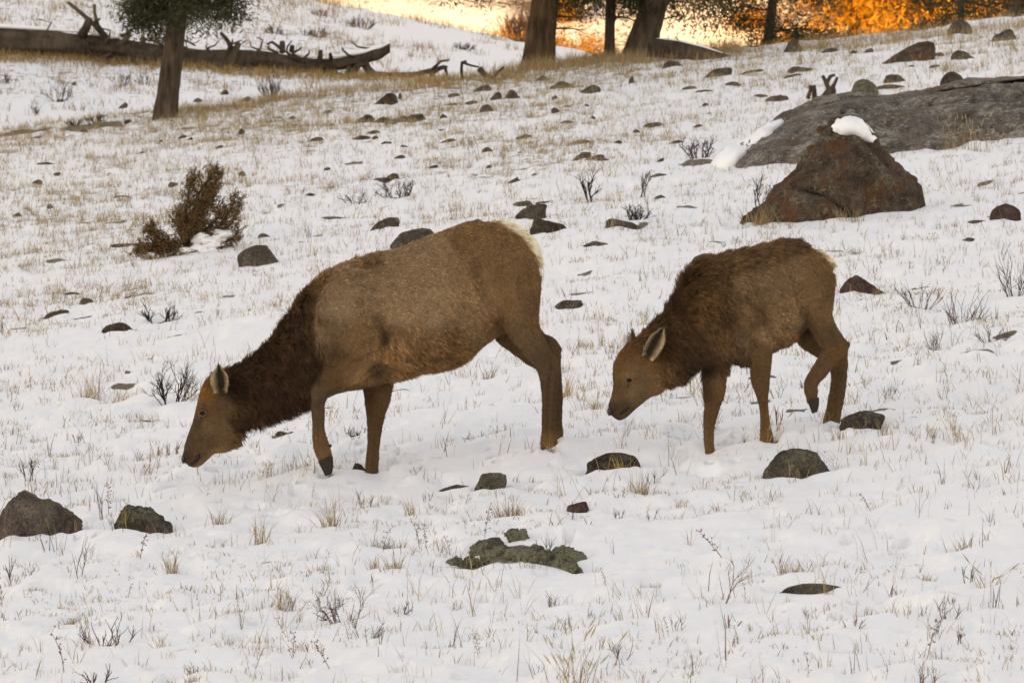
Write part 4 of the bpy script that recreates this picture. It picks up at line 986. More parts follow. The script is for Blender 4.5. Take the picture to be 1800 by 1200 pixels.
def big_rocks():
    d = 57.6
    o, loc = strip_rock("boulder", [(1306,386,400,.05,d),(1322,372,402,.18,d),(1345,352,404,.30,d),(1372,322,405,.42,d),(1400,280,406,.50,d),(1424,242,406,.55,d),(1444,214,406,.56,d),(1466,203,406,.55,d),(1492,207,404,.54,d),(1518,225,402,.52,d),(1545,252,398,.48,d),(1570,279,390,.44,d),(1592,302,384,.38,d),(1603,318,376,.30,d),(1610,334,366,.16,d)], 84, 1.6, .11, 31, 'boulder', sub=9, sink=.75, fine=.045, cracks=[(3.5,.09,[(1395,330),(1425,340),(1455,360),(1480,376),(1500,390)]),(4,.05,[(1450,215),(1425,255),(1400,300)]),(5,.04,[(1510,225),(1545,270),(1580,310)]),(4,.04,[(1478,372),(1530,350),(1590,345)])], label="big pyramid shaped rusty boulder with a white cap of snow on its peak", category="boulder")
    c, _ = strip_rock("snow_cap", [(1455,229,244,.05,d-.02),(1463,217,244,.13,d-.05),(1476,209,245,.19,d-.06),(1492,205,244,.21,d-.06),(1510,209,248,.20,d-.06),(1526,222,254,.16,d-.05),(1540,242,260,.06,d-.03)], 24, 2.2, .03, 5, M_SNOWCAP, o, loc=loc, fine=.004)
    c.parent = o
    # crack: a separate low block in front of the boulder's foot
    b, _ = strip_rock("rock_block", [(1368,352,404,.10,d-.34),(1395,334,406,.22,d-.40),(1420,338,406,.26,d-.46),(1450,352,406,.26,d-.47),(1475,366,404,.22,d-.45),(1498,386,402,.1,d-.42)], 28, 2.4, .04, 41, 'boulder', o, loc=loc)
    d = 66.5
    o, loc = strip_rock("rock_outcrop", [(1268,282,296,.3,d),(1290,262,300,.9,d),(1320,244,304,1.3,d+.1),(1350,226,306,1.6,d+.2),(1390,205,306,1.9,d+.3),(1440,187,306,2.1,d+.4),(1500,178,300,2.2,d+.5),(1580,171,290,2.2,d+.5),(1660,163,290,2.2,d+.5),(1740,154,290,2.2,d+.4),(1810,146,286,2.1,d+.3),(1860,144,280,1.8,d+.3),(1905,160,272,1.3,d+.3),(1935,200,265,.6,d+.3)], 84, 1.6, .15, 57, 'slab', sub=12, sink=.9, fine=.03, cracks=[(3,.10,[(1480,196),(1560,190),(1640,180),(1800,166)]),(3,.06,[(1560,215),(1660,205),(1760,210)]),(3,.05,[(1400,230),(1500,235),(1570,228)])], label="long low grey rock outcrop in the snow behind the pyramid boulder", category="rock outcrop")
    strip_rock("rock_ledge", [(1395,200,214,.4,d+1.1),(1420,184,206,.7,d+1.2),(1450,175,196,.9,d+1.2),(1490,171,186,.9,d+1.3),(1530,170,182,.6,d+1.4),(1545,174,180,.2,d+1.5)], 26, 2.6, .06, 63, 'slab', o, loc=loc)
    strip_rock("rock_ledge", [(1575,170,176,.2,d+1.4),(1610,163,174,.6,d+1.3),(1660,152,168,.8,d+1.2),(1720,142,160,.9,d+1.2),(1790,136,154,.9,d+1.1),(1850,136,150,.6,d+1.1)], 26, 2.6, .05, 67, 'slab', o, loc=loc)
    strip_rock("snow_patch", [(1250,292,312,.2,d-.5),(1280,268,304,.6,d-.3),(1308,250,286,.7,d-.12),(1335,233,262,.7,d+.05),(1358,219,240,.5,d+.15),(1380,208,216,.1,d+.25)], 24, 2.0, .10, 71, M_SNOWCAP, o, loc=loc, fine=.004)
    for px, py, w_ in ((1560, 262, 260), (1700, 274, 260)): PITS.append((*at(px, py)[:2], 1.2, .5, -.06, 4))

# ------------------------------------------------------------------ plants
PLAN = False
STRAW = np.array([(.42, .28, .13), (.34, .22, .10), (.50, .36, .19), (.30, .18, .08), (.24, .15, .075)])
TWIGC = (.035, .02, .016)
def blades(base, n, h, spread, lean, r, width=.0022, cols=STRAW, droop=.35):
    """n grass blades from points near base; three-triangle bent ribbons -> V, F(tri), tint"""
    B = base + np.column_stack([r.normal(0, spread, n), r.normal(0, spread, n), np.full(n, -.01)])
    az = r.uniform(0, 2 * np.pi, n); tl = np.abs(r.normal(lean, .22, n))
    D = np.column_stack([np.cos(az) * np.sin(tl), np.sin(az) * np.sin(tl), np.cos(tl)])
    H = h * r.uniform(.45, 1.15, n)
    M = B + D * (H * .55)[:, None]
    D2 = unit(D + np.column_stack([np.cos(az), np.sin(az), -np.ones(n) * .5]) * droop * r.uniform(0, 1.6, n)[:, None])
    T = M + D2 * (H * .5)[:, None]
    sa_ = r.uniform(0, np.pi, n)
    Sd = np.column_stack([np.cos(sa_), np.sin(sa_) * .3, np.zeros(n)]) * (width * r.uniform(.6, 1.4, n))[:, None]
    V = np.stack([B - Sd, B + Sd, M - Sd * .8, M + Sd * .8, T], 1).reshape(-1, 3)
    k = np.arange(n)[:, None] * 5
    F = np.concatenate([k + [0, 1, 3], k + [0, 3, 2], k + [2, 3, 4]], 0)
    c = cols[r.integers(0, len(cols), n)] * r.uniform(.7, 1.2, (n, 1))
    return V, F, np.repeat(c, 5, 0)
def field_grass():
    r = np.random.default_rng(11)
    Vs = []; Fs = []; Cs = []; off = 0
    n = 62000
    y = (28.6 ** 2 + r.random(n) * (94 ** 2 - 28.6 ** 2)) ** .5
    u = r.uniform(-.145, .145, n); x = u * y
    t = thin_snow(x, y) + .35 * fbm2(x / .9, y / 1.2, 2)
    keep = r.random(n) < np.clip(.12 + .85 * (t - .05), .06, 1)
    x, y, t = x[keep], y[keep], t[keep]
    z = hgt(x, y)
    for i in range(len(x)):
        nb = int(r.integers(2, 7) + (5 if t[i] > .6 else 0))
        if y[i] < 50: nb = int(nb * 1.3)
        s = np.exp(r.normal(-2.35, .4)) * (1.0 if y[i] < 80 else 1.15)
        V, F, C = blades(np.array([x[i], y[i], z[i]]), nb, s, .02 + .03 * r.random(), .35, r, .0014 + .000012 * y[i])
        Vs.append(V); Fs.append(F + off); Cs.append(C); off += len(V)
    # short stubble in uneven patches
    n = 21000
    y = (28.6 ** 2 + r.random(n) * (64 ** 2 - 28.6 ** 2)) ** .5; x = r.uniform(-.14, .14, n) * y
    k = fbm2(x / .8 + 40, y / 1.1 + 9, 3) + .5 * fbm2(x / 3.1, y / 4.0 + 20, 2)
    kp = k > .30; x, y = x[kp], y[kp]; z = hgt(x, y)
    for i in range(len(x)):
        V, F, C = blades(np.array([x[i], y[i], z[i]]), int(r.integers(4, 9)), np.exp(r.normal(-3.05, .35)), .03, .5, r, .0022)
        Vs.append(V); Fs.append(F + off); Cs.append(C); off += len(V)
    # tawny grass on the slope behind the fallen log
    for _ in range(3800):
        yy = r.uniform(97, 131); uu = r.uniform(-.145, .004); xx = uu * yy
        if thin_snow(np.array(xx), np.array(yy)) + .5 * fbm2(np.array(xx / 1.6), np.array(yy / 2.5), 2) < .55 * r.random() + .35: continue
        V, F, C = blades(np.array([xx, yy, float(hgt(xx, yy))]), 9, .2, .12, .3, r, .005)
        Vs.append(V); Fs.append(F + off); Cs.append(C * np.array([1.0, .92, .8])); off += len(V)
    # rank straw along the crest, at the trunks and under the log
    for _ in range(1500):
        px = r.choice([r.uniform(300, 860), r.uniform(860, 1300), r.uniform(1400, 1840)], p=[.4, .45, .15])
        py = np.interp(px, [300, 500, 650, 860, 945, 1130, 1300, 1500, 1800], [200, 172, 155, 140, 118, 105, 90, 80, 50]) + r.normal(2, 5)
        p = at(px, py); p[2] = float(hgt(p[0], p[1]))
        V, F, C = blades(p, 7, .17 if px < 860 else .24, .06, .25, r, .0028)
        Vs.append(V); Fs.append(F + off); Cs.append(C); off += len(V)
    for _ in range(1300):
        px = r.uniform(-420, 780); py = np.interp(px, [-60, 150, 350, 600, 780], [102, 108, 122, 138, 146]) + r.normal(0, 4)
        p = at(px, py); p[2] = float(hgt(p[0], p[1]))
        V, F, C = blades(p, 8, .2, .08, .3, r, .004)
        Vs.append(V); Fs.append(F + off); Cs.append(C * np.array([1., .9, .75])); off += len(V)
    V = np.concatenate(Vs)
    link("dry_grass", make_mesh("dry_grass", V, np.concatenate(Fs), M_GRASS, False, np.concatenate(Cs)), kind="stuff", label="thin dry straw coloured grass standing all over the snow")
    print("grass tris", sum(len(f) for f in Fs))
    # dark dead stalks, too many to count
    Vs = []; Fs = []; Cs = []; off = 0
    n = 7000
    y = (28.6 ** 2 + r.random(n) * (92 ** 2 - 28.6 ** 2)) ** .5
    x = r.uniform(-.145, .145, n) * y
    k = .5 + fbm2(x / 1.7 + 80, y / 2.4, 2)
    kp = r.random(n) < np.clip(k, .1, 1)
    x, y = x[kp], y[kp]; z = hgt(x, y)
    dk = np.array([(.05, .03, .022), (.09, .05, .03), (.14, .075, .04), (.035, .022, .018)])
    for i in range(len(x)):
        V, F, C = blades(np.array([x[i], y[i], z[i]]), int(r.integers(1, 5)), np.exp(r.normal(-2.3, .45)), .025, .3, r, .0020, dk, .15)
        Vs.append(V); Fs.append(F + off); Cs.append(C); off += len(V)
    link("dead_stalks", make_mesh("dead_stalks", np.concatenate(Vs), np.concatenate(Fs), M_TWIG, False, np.concatenate(Cs)), kind="stuff", label="short dark dead stalks scattered through the snow")

def grass_clump(px, py, wpx, hpx, label, seed, n=60, lean=.3, cols=STRAW, group=None, heads=False, width=.002, name="grass_clump", cat="grass clump"):
    r = np.random.default_rng(seed)
    p = at(px, py); k = p[1] / FPX
    if PLAN:
        if py > 430:
            PITS.append((p[0], p[1] + .03, wpx * k * .42, wpx * k * .45, .026, 4)); SOIL.append((p[0], p[1], wpx * k * .26, wpx * k * .3))
        return None
    p[2] = float(hgt(p[0], p[1]))
    V, F, C = blades(np.zeros(3), n, hpx * k * 1.05, wpx * k * .2, lean, r, width, cols)
    mb = MB(); mb.V = [V]; mb.F = [tuple(f) for f in F]; mb.C = [C]; mb.n = len(V)
    if heads:
        for i in range(0, n, 2):
            t = V[i * 5 + 4]; m_ = (V[i * 5 + 2] + V[i * 5 + 3]) / 2
            d = (t - m_) / (np.linalg.norm(t - m_) + 1e-6)
            mb.tube([t - d * .02, t + d * .012, t + d * .055], [.0015, .0045, .001], 4, (.5, .36, .19))
    o = link(name, make_mesh(name, np.concatenate(mb.V), mb.F, M_GRASS, False, np.concatenate(mb.C)), None, p, label=label, category=cat, group=group)
    return o

def twig_tree(mb, p, d, L, rad, depth, r, col, spread=.55, kids=(2, 4), curl=.25, up=.15):
    """recursive bare branching"""
    n = 4
    P = [np.array(p, float)]; dd = np.array(d, float)
    for i in range(n):
        dd = unit(dd + r.normal(0, curl, 3) * .5 + np.array([0, 0, up * .3]))
        P.append(P[-1] + dd * L / n)
    mb.tube(P, np.linspace(rad, rad * .55, n + 1), 4 if depth < 2 else 5, col, cap=False)
    if depth > 0:
        for _ in range(r.integers(kids[0], kids[1] + 1)):
            t = r.uniform(.3, 1.0); i = min(n - 1, int(t * n)); q = P[i] + (P[i + 1] - P[i]) * (t * n - i)
            nd_ = unit(dd + r.normal(0, spread, 3) + np.array([0, 0, up]))
            twig_tree(mb, q, nd_, L * r.uniform(.45, .75), rad * .6, depth - 1, r, col, spread, kids, curl, up)
def shrub_mesh(hm, wm, seed, stems=7, depth=2, rad=.006, col=TWIGC, spread=.5, up=.2, kids=(2, 4), lean=0):
    r = np.random.default_rng(seed); mb = MB()
    for i in range(stems):
        a = r.uniform(-1, 1); b = r.uniform(-1, 1)
        d = unit(np.array([a * wm / hm * .65 + lean, b * wm / hm * .4, 1.0]))
        c = np.array(col) * r.uniform(.7, 1.5)
        twig_tree(mb, (a * wm * .18, b * wm * .15, -.03), d, hm * r.uniform(.45, .72), rad * r.uniform(.7, 1.2), depth, r, c, spread, kids, .3, up)
    return mb
def shrub(px, py, wpx, hpx, label, seed, stems=7, depth=2, rad=.006, col=TWIGC, name="bare_shrub", cat="shrub", group=None, **kw):
    p = at(px, py); k = p[1] / FPX
    if PLAN:
        if stems > 5: PITS.append((p[0], p[1] + .03, wpx * k * .3, wpx * k * .35, .022, 3)); SOIL.append((p[0], p[1], wpx * k * .16, wpx * k * .18))
        return None
    p[2] = float(hgt(p[0], p[1]))
    mb = shrub_mesh(hpx * k, wpx * k, seed, stems, depth, rad, col, **kw)
    return link(name, mb.mesh(name, M_TWIG), None, p, label=label, category=cat, group=group)

def plants():
    g = grass_clump
    RUST = np.array([(.50, .26, .10), (.45, .30, .14), (.40, .2, .08)])
    OLD = np.array([(.26, .19, .11), (.33, .25, .15), (.20, .14, .08)])
    g(160, 690, 70, 70, "tall rusty dry grass clump left of the dark shrub by the larger elk's head", 1, 70, .4, RUST)
    g(205, 695, 70, 50, "loose rusty grass with bent leaves right beside the tall rusty clump", 2, 40, .6, RUST)
    g(1130, 866, 52, 54, "upright straw tuft below the low brown rock between the elk", 3, 80, .28)
    g(897, 902, 78, 44, "dense straw coloured grass clump in the near snow above the bare hollow", 4, 160, .35)
    g(850, 912, 50, 22, "short straw fringe left of the dense clump above the bare hollow", 5, 60, .35)
    g(680, 955, 84, 34, "short dry grass in a dip left of the bare hollow", 6, 110, .35, OLD)
    g(697, 1000, 40, 46, "leaning straw tuft left of the bare hollow, the right one of two", 7, 46, .4)
    g(658, 1002, 24, 34, "leaning straw tuft left of the bare hollow, the left one of two", 8, 40, .3)
    g(305, 1002, 34, 58, "tall dry tuft with seed stalks below the knobbly lichen rock", 9, 46, .2)
    g(582, 930, 44, 62, "thin reddish straw tuft below the larger elk's raised foot", 10, 60, .35)
    g(1545, 888, 72, 44, "dry tuft in a snow dip right of the rounded lichen rock", 11, 110, .4)
    g(1552, 928, 52, 30, "dark based dry tuft just below the tuft right of the lichen rock", 12, 90, .35, OLD)
    g(1345, 888, 54, 40, "pale sparse tuft right under the rounded lichen rock", 13, 60, .4)
    g(1012, 1205, 70, 110, "tall foreground grass with pale seed heads at the bottom edge", 14, 40, .25, heads=True)
    g(1735, 1025, 60, 70, "seed headed grass leaning right in the right foreground", 15, 16, .5, heads=True)
    g(62, 1038, 44, 18, "flat olive grass cushion in the left foreground", 16, 90, .5, OLD)
    g(345, 1196, 34, 24, "short straw tuft at the bottom edge, lower left", 17, 60, .4)
    g(405, 1122, 84, 62, "long stalked grass in a melt hole, lower left", 18, 60, .35)
    g(996, 690, 30, 62, "rusty straw standing right behind the larger elk's hind legs", 19, 50, .3, RUST)
    g(1345, 394, 70, 44, "dense straw at the left foot of the snow capped boulder", 20, 130, .5, width=.003)
    g(1372, 388, 60, 60, "long leaning straw across the boulder's left flank", 21, 40, .6, width=.003)
    g(1492, 392, 60, 40, "thin straw in front of the boulder's right foot", 22, 30, .3, width=.003)
    for i, (px, py, h) in enumerate([(1575, 240, 38), (1598, 245, 32), (1660, 255, 52), (1688, 260, 62), (1714, 262, 58), (1735, 262, 34), (1770, 254, 34)]):
        g(px, py + 6, 40, h, "seed headed straw standing against the front of the grey outcrop", 30 + i, 14, .25, group="straw in front of the outcrop", heads=True, width=.003)
    g(1090, 826, 60, 40, "golden straw leaning over the low brown rock", 40, 40, .6, np.array([(.55, .35, .12)]))
    g(1358, 775, 40, 62, "long golden stalks in front of the smaller elk's near forefoot", 41, 9, .4, np.array([(.55, .38, .14)]), heads=True)
    g(970, 792, 30, 40, "pale straw hiding the larger elk's planted hind foot", 42, 26, .4)
    g(1475, 757, 40, 22, "short straw by the smaller elk's planted hind foot", 43, 20, .6)
    g(1500, 440, 50, 24, "olive grass tuft behind the smaller elk's rump, on the open snow", 44, 60, .4, OLD)
    g(1390, 1010, 50, 50, "bushy dry tuft above the flat stone's hollow at lower right", 45, 70, .4)
    g(1455, 1040, 24, 60, "upright straw stalks in front of the hollow's flat stone", 46, 16, .2)
    g(1565, 1072, 60, 36, "dark dry tuft inside the long melt hole at lower right", 47, 80, .25, OLD)
    g(1625, 1015, 60, 26, "reddish dry stems on the snow in the right foreground", 48, 40, .6, RUST)
    g(1690, 960, 60, 50, "loose straw tuft among snow bumps at right", 49, 40, .5)
    g(460, 958, 40, 60, "thin fan of grass below the larger elk's head, near snow", 50, 36, .25)
    g(385, 922, 40, 50, "faded thin tuft right of the knobbly lichen rock", 51, 50, .35)
    g(1225, 826, 56, 20, "flat dry cushion between the low brown rock and the lichen rock", 52, 80, .5, OLD)
    g(130, 1085, 50, 34, "pair of straw tufts in the left foreground snow", 53, 60, .4)
    g(500, 1070, 50, 50, "straw tuft left of the branching shrub in the foreground", 54, 46, .3)
    g(300, 345, 40, 24, "short tawny grass left of the juniper's leader", 55, 40, .4)
    g(1145, 1025, 54, 20, "dark twiggy cushion right of the bare hollow", 56, 80, .4, np.array([(.10, .07, .05), (.2, .14, .09)]))
    g(860, 660, 30, 40, "yellowish tuft under the larger elk's flank", 57, 30, .4)
    g(725, 905, 30, 44, "thin tuft below the larger elk's belly, near snow", 58, 40, .25)
    s = shrub
    s(300, 706, 92, 76, "dense dark leafless shrub behind the larger elk's head", 2, 12, 3, .006, kids=(2, 4))
    s(478, 170, 56, 42, "rounded leafless grey shrub below the fallen log", 3, 22, 2, .008, (.10, .065, .055), up=.4)
    s(388, 36, 46, 24, "low dark shrub on the slope right of the left trunk", 4, 16, 2, .010, (.11, .06, .045))
    s(480, 58, 44, 18, "small dark shrub above the fallen log", 5, 16, 2, .010, (.11, .065, .05))
    s(556, 63, 62, 24, "spreading dark shrub above the fallen log's middle", 6, 22, 2, .010, (.11, .065, .05))
    s(636, 50, 56, 26, "tufted dark shrub above the fallen log's broken end", 7, 18, 2, .010, (.12, .08, .06))
    s(562, 26, 34, 18, "small pale brown shrub high on the left slope", 8, 14, 2, .010, (.15, .09, .06))
    s(815, 86, 60, 18, "low dark shrub on the snow above the loose dead branch", 9, 16, 2, .010, (.10, .06, .05))
    s(916, 74, 70, 62, "big reddish brown leafless bush left of the thick leaning trunk", 10, 34, 3, .012, (.20, .09, .05), up=.35)
    s(1046, 106, 50, 26, "grey bushy shrub between the thick trunk and the thin one", 11, 20, 2, .010, (.13, .09, .085))
    s(1040, 352, 40, 66, "thin two stemmed dark sapling up the slope from the larger elk's rump", 12, 2, 2, .013, (.045, .032, .025), kids=(3, 5))
    s(1124, 344, 44, 62, "thin single dark sapling right of the two stemmed sapling", 13, 2, 2, .010, (.06, .042, .032), kids=(3, 5))
    s(700, 342, 92, 40, "spiky bare shrub on the slope above the larger elk's back", 14, 14, 2, .008, (.06, .045, .04))
    s(625, 358, 70, 34, "thin spiky stems left of the spiky bare shrub", 15, 10, 2, .006, (.07, .05, .045))
    s(1115, 388, 76, 40, "dark budded twigs between the elk, above the drooping flat stone", 16, 12, 2, .008, (.04, .03, .028))
    s(283, 560, 76, 46, "small dark bare twigs left of the larger elk's neck", 17, 12, 2, .006)
    s(1340, 378, 46, 86, "leafless sapling at the left side of the snow capped boulder", 18, 3, 2, .010, (.07, .045, .035), kids=(3, 5))
    s(1228, 276, 66, 50, "tangled dark twigs left of the outcrop's snow ramp", 19, 10, 2, .010, (.05, .035, .03), spread=.9)
    s(605, 1085, 130, 90, "sprawling branched dark shrub in the near snow, left of centre", 20, 7, 3, .0034, (.10, .055, .05), spread=.8)
    s(640, 1116, 90, 50, "low dark twigs under the sprawling branched shrub", 21, 7, 2, .003, (.10, .055, .05), spread=.8)
    s(715, 1078, 70, 34, "bent dark twig right of the sprawling branched shrub", 22, 3, 2, .004, (.06, .03, .03), spread=.9, lean=.6)
    s(175, 1140, 80, 70, "black twigs rising from a melt hole in the lower left", 23, 9, 1, .004, (.08, .045, .04), spread=.4)
    s(172, 1205, 60, 54, "forked dark twigs at the bottom edge, lower left", 24, 5, 1, .005, (.06, .03, .03), spread=.4)
    s(1688, 1134, 34, 50, "forked red twig alone in the right foreground", 25, 2, 1, .004, (.14, .06, .045), spread=.4)
    s(55, 845, 60, 54, "thin dark branching stalk behind the large left boulder", 26, 3, 2, .004, (.07, .035, .03))
    s(1620, 545, 80, 74, "upright dark twigs right of the smaller elk's rump, nearest it", 27, 12, 1, .0032, (.11, .06, .05), spread=.35)
    s(1690, 560, 90, 80, "thicket of dark twigs in the snow at right, second from the edge", 28, 18, 1, .0032, (.10, .055, .047), spread=.35)
    s(1785, 520, 60, 90, "tall dark twigs at the right edge of the snow", 29, 14, 1, .0036, (.09, .05, .045), spread=.35)
    s(1650, 610, 60, 60, "sparse dark twigs below the thicket at right", 30, 6, 1, .0032, (.11, .06, .05), spread=.35)
    s(1745, 600, 80, 50, "scattered dark twigs under the tall twigs at the right edge", 31, 9, 1, .0032, (.11, .06, .05), spread=.4)
    s(105, 178, 60, 50, "bushy grey stalks below the fallen log at far left", 32, 14, 1, .007, (.09, .065, .055), spread=.3)
    s(213, 150, 40, 34, "grey stalks below the fallen log, left of the trunk", 33, 10, 1, .007, (.08, .06, .05), spread=.3)
    s(255, 148, 30, 34, "dark stalks touching the left side of the left trunk", 34, 8, 1, .007, (.08, .06, .05), spread=.3)
    s(65, 195, 30, 24, "little dark sprig at far left below the log", 35, 8, 1, .007, (.07, .05, .04), spread=.4)
    s(165, 218, 36, 28, "small leafy evergreen seedling on the crest left of the trunk", 36, 8, 2, .012, (.05, .055, .035))
    s(132, 222, 34, 22, "brown stumpy seedling left of the evergreen seedling", 37, 10, 1, .012, (.08, .06, .04))
    s(10, 147, 30, 26, "dark stalks at the far left edge under the log", 38, 8, 1, .008, (.07, .05, .045), spread=.3)
    s(1365, 745, 30, 60, "two thin bare stalks between the smaller elk's legs", 39, 3, 1, .004, (.10, .06, .04), spread=.2)
    s(1240, 705, 44, 74, "faint dry weed behind the smaller elk's far foreleg", 40, 8, 2, .003, (.26, .17, .10))
    s(640, 760, 160, 30, "scattered dark sprigs on the snow under the larger elk's chest", 41, 16, 1, .004, (.07, .04, .035))
    s(860, 760, 120, 34, "scattered dark sprigs on the snow under the larger elk's belly", 42, 12, 1, .004, (.07, .04, .035))
    s(1270, 1060, 40, 90, "arching reddish weed stalk with seed beads, right foreground", 43, 2, 2, .003, (.24, .11, .07), lean=.3)
    s(1285, 1105, 40, 50, "trio of short red stalks in the right foreground", 44, 4, 0, .004, (.22, .11, .08), spread=.1)
    s(1620, 1200, 80, 60, "thin red stalks at the bottom edge, lower right", 45, 5, 1, .003, (.24, .12, .09), spread=.2)
    s(1500, 1110, 50, 40, "short red sprigs below the long melt hole", 46, 4, 1, .003, (.2, .1, .07))
    s(1330, 1190, 90, 24, "low reddish stems at the bottom edge right of centre", 47, 10, 1, .003, (.22, .12, .09))
    s(180, 905, 40, 80, "beaded brown weed between the two left boulders", 48, 3, 1, .003, (.13, .07, .045), spread=.25)
    s(225, 925, 30, 70, "yellow seeded stalk in front of the knobbly lichen rock", 49, 2, 1, .003, (.4, .26, .08), spread=.25)
    s(135, 1015, 60, 84, "tall brown weed stalk in the left foreground", 50, 3, 1, .003, (.16, .09, .06), spread=.35)
    if PLAN: return
    # small sprigs nothing tells apart
    r = np.random.default_rng(3)
    protos = [shrub_mesh(.16, .14, 70 + i, 4, 1, .0028, (.10, .055, .044), spread=.4).mesh("twig_sprig", M_TWIG) for i in range(6)]
    n = 0
    while n < 75:
        px, py = r.uniform(0, 1800), 430 + 760 * r.random() ** 1.5
        if fbm2(np.array(px / 190.), np.array(py / 80.), 2) < .0: continue
        p = at(px, py)
        if any(abs(p[0] - q[0]) < q[2] * 1.4 and -1.6 < p[1] - q[1] < q[3] for q in RT): continue
        p = p; p[2] = float(hgt(p[0], p[1]))
        o = link("twig_sprig", protos[n % 6], None, p, label="little dark bare twig sprig sticking out of the snow", category="twig", group="dark twig sprigs dotted over the snow")
        o.rotation_euler.z = r.uniform(0, 6.28); sc_ = r.uniform(.5, 1.2); o.scale = (sc_, sc_, sc_)
        n += 1
    weeds = []
    for i in range(4):
        mb = MB(); rr = np.random.default_rng(90 + i)
        P = [np.array([0, 0, -.02])]; d = np.array([rr.normal(0, .2), 0, 1.])
        for k in range(6): d = unit(d + rr.normal(0, .12, 3)); P.append(P[-1] + d * .035)
        mb.tube(P, np.linspace(.0022, .0012, 7), 4, (.2, .1, .06), cap=False)
        for k in range(2, 7):
            for _ in range(3):
                q = P[k] + rr.normal(0, .012, 3); V, F = ball(q, .0045, seg=6); mb.add(V, F, (.24, .12, .07))
                mb.tube([P[k], q], .001, 3, (.2, .1, .06), cap=False)
        weeds.append(mb.mesh("seed_weed", M_TWIG))
    for i in range(24):
        px, py = r.uniform(0, 1800), 1195 - 380 * r.random() ** 1.2
        p = at(px, py); p[2] = float(hgt(p[0], p[1]))
        o = link("seed_weed", weeds[i % 4], None, p, label="thin reddish weed stalk with small round seeds in the near snow", category="weed", group="seeded weed stalks in the near snow")
        o.rotation_euler.z = r.uniform(0, 6.28); sc_ = r.uniform(.5, 1.25); o.scale = (sc_, sc_, sc_)

def foliage_cloud(mb_parts, pts, n_each, r, spread, L, Wd, cols, droop=.5):
    P = np.repeat(np.asarray(pts), n_each, 0)
    P = P + r.normal(0, 1, P.shape) * spread
    D = unit(r.normal(size=P.shape) + np.array([0, 0, -droop]))
    N = unit(np.cross(D, r.normal(size=P.shape)))
    c = cols[r.integers(0, len(cols), len(P))] * r.uniform(.6, 1.3, (len(P), 1))
    mb_parts.append(tri_cloud(P, D, N, L * r.uniform(.6, 1.4, len(P)), Wd, c))
def join_cloud(name, parts, m, o):
    off = 0; Vs = []; Fs = []; Cs = []
    for V, F, C in parts: Vs.append(V); Fs.append(F + off); Cs.append(C); off += len(V)
    return make_mesh(name, np.concatenate(Vs) - o, np.concatenate(Fs), m, False, np.concatenate(Cs))
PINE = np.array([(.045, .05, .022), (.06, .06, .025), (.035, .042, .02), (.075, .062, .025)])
def bark_trunk(pts, rad, seed, furrow=.34, seg=56):
    """trunk with furrowed bark: plates stand proud, grooves run up the stem"""
    P = np.array(pts, float); t = np.linspace(0, 1, len(P)); m = 90
    tt = np.linspace(0, 1, m) ** 1.6
    C = np.stack([np.interp(tt, t, P[:, k]) for k in range(3)], 1); R = np.interp(tt, t, rad)
    th = np.linspace(0, 2 * np.pi, seg, endpoint=False)
    TH, Zz = np.meshgrid(th, np.arange(m)); h = np.linalg.norm(C - C[0], axis=1)[:, None] * np.ones_like(TH)
    q = np.stack([np.cos(TH) * 3.2, np.sin(TH) * 3.2, h * 1.1 + seed], -1)
    ridg = 1 - np.abs(fbm3(q * 1.3, 3)) * 2
    f = 1 + furrow * (ridg - .6) * .5 + .10 * fbm3(q * np.array([.4, .4, .5]), 2) + .5 * np.exp(-h / .22) * .35 * (1 + np.cos(TH * 5 + seed) * .6)
    V = np.stack([C[:, 0][:, None] + R[:, None] * f * np.cos(TH), C[:, 1][:, None] + R[:, None] * f * np.sin(TH), C[:, 2][:, None] + 0 * TH], -1).reshape(-1, 3)
    F = []
    for a in range(m - 1):
        for b in range(seg): F.append((a * seg + b, a * seg + (b + 1) % seg, (a + 1) * seg + (b + 1) % seg, (a + 1) * seg + b))
    return V, F
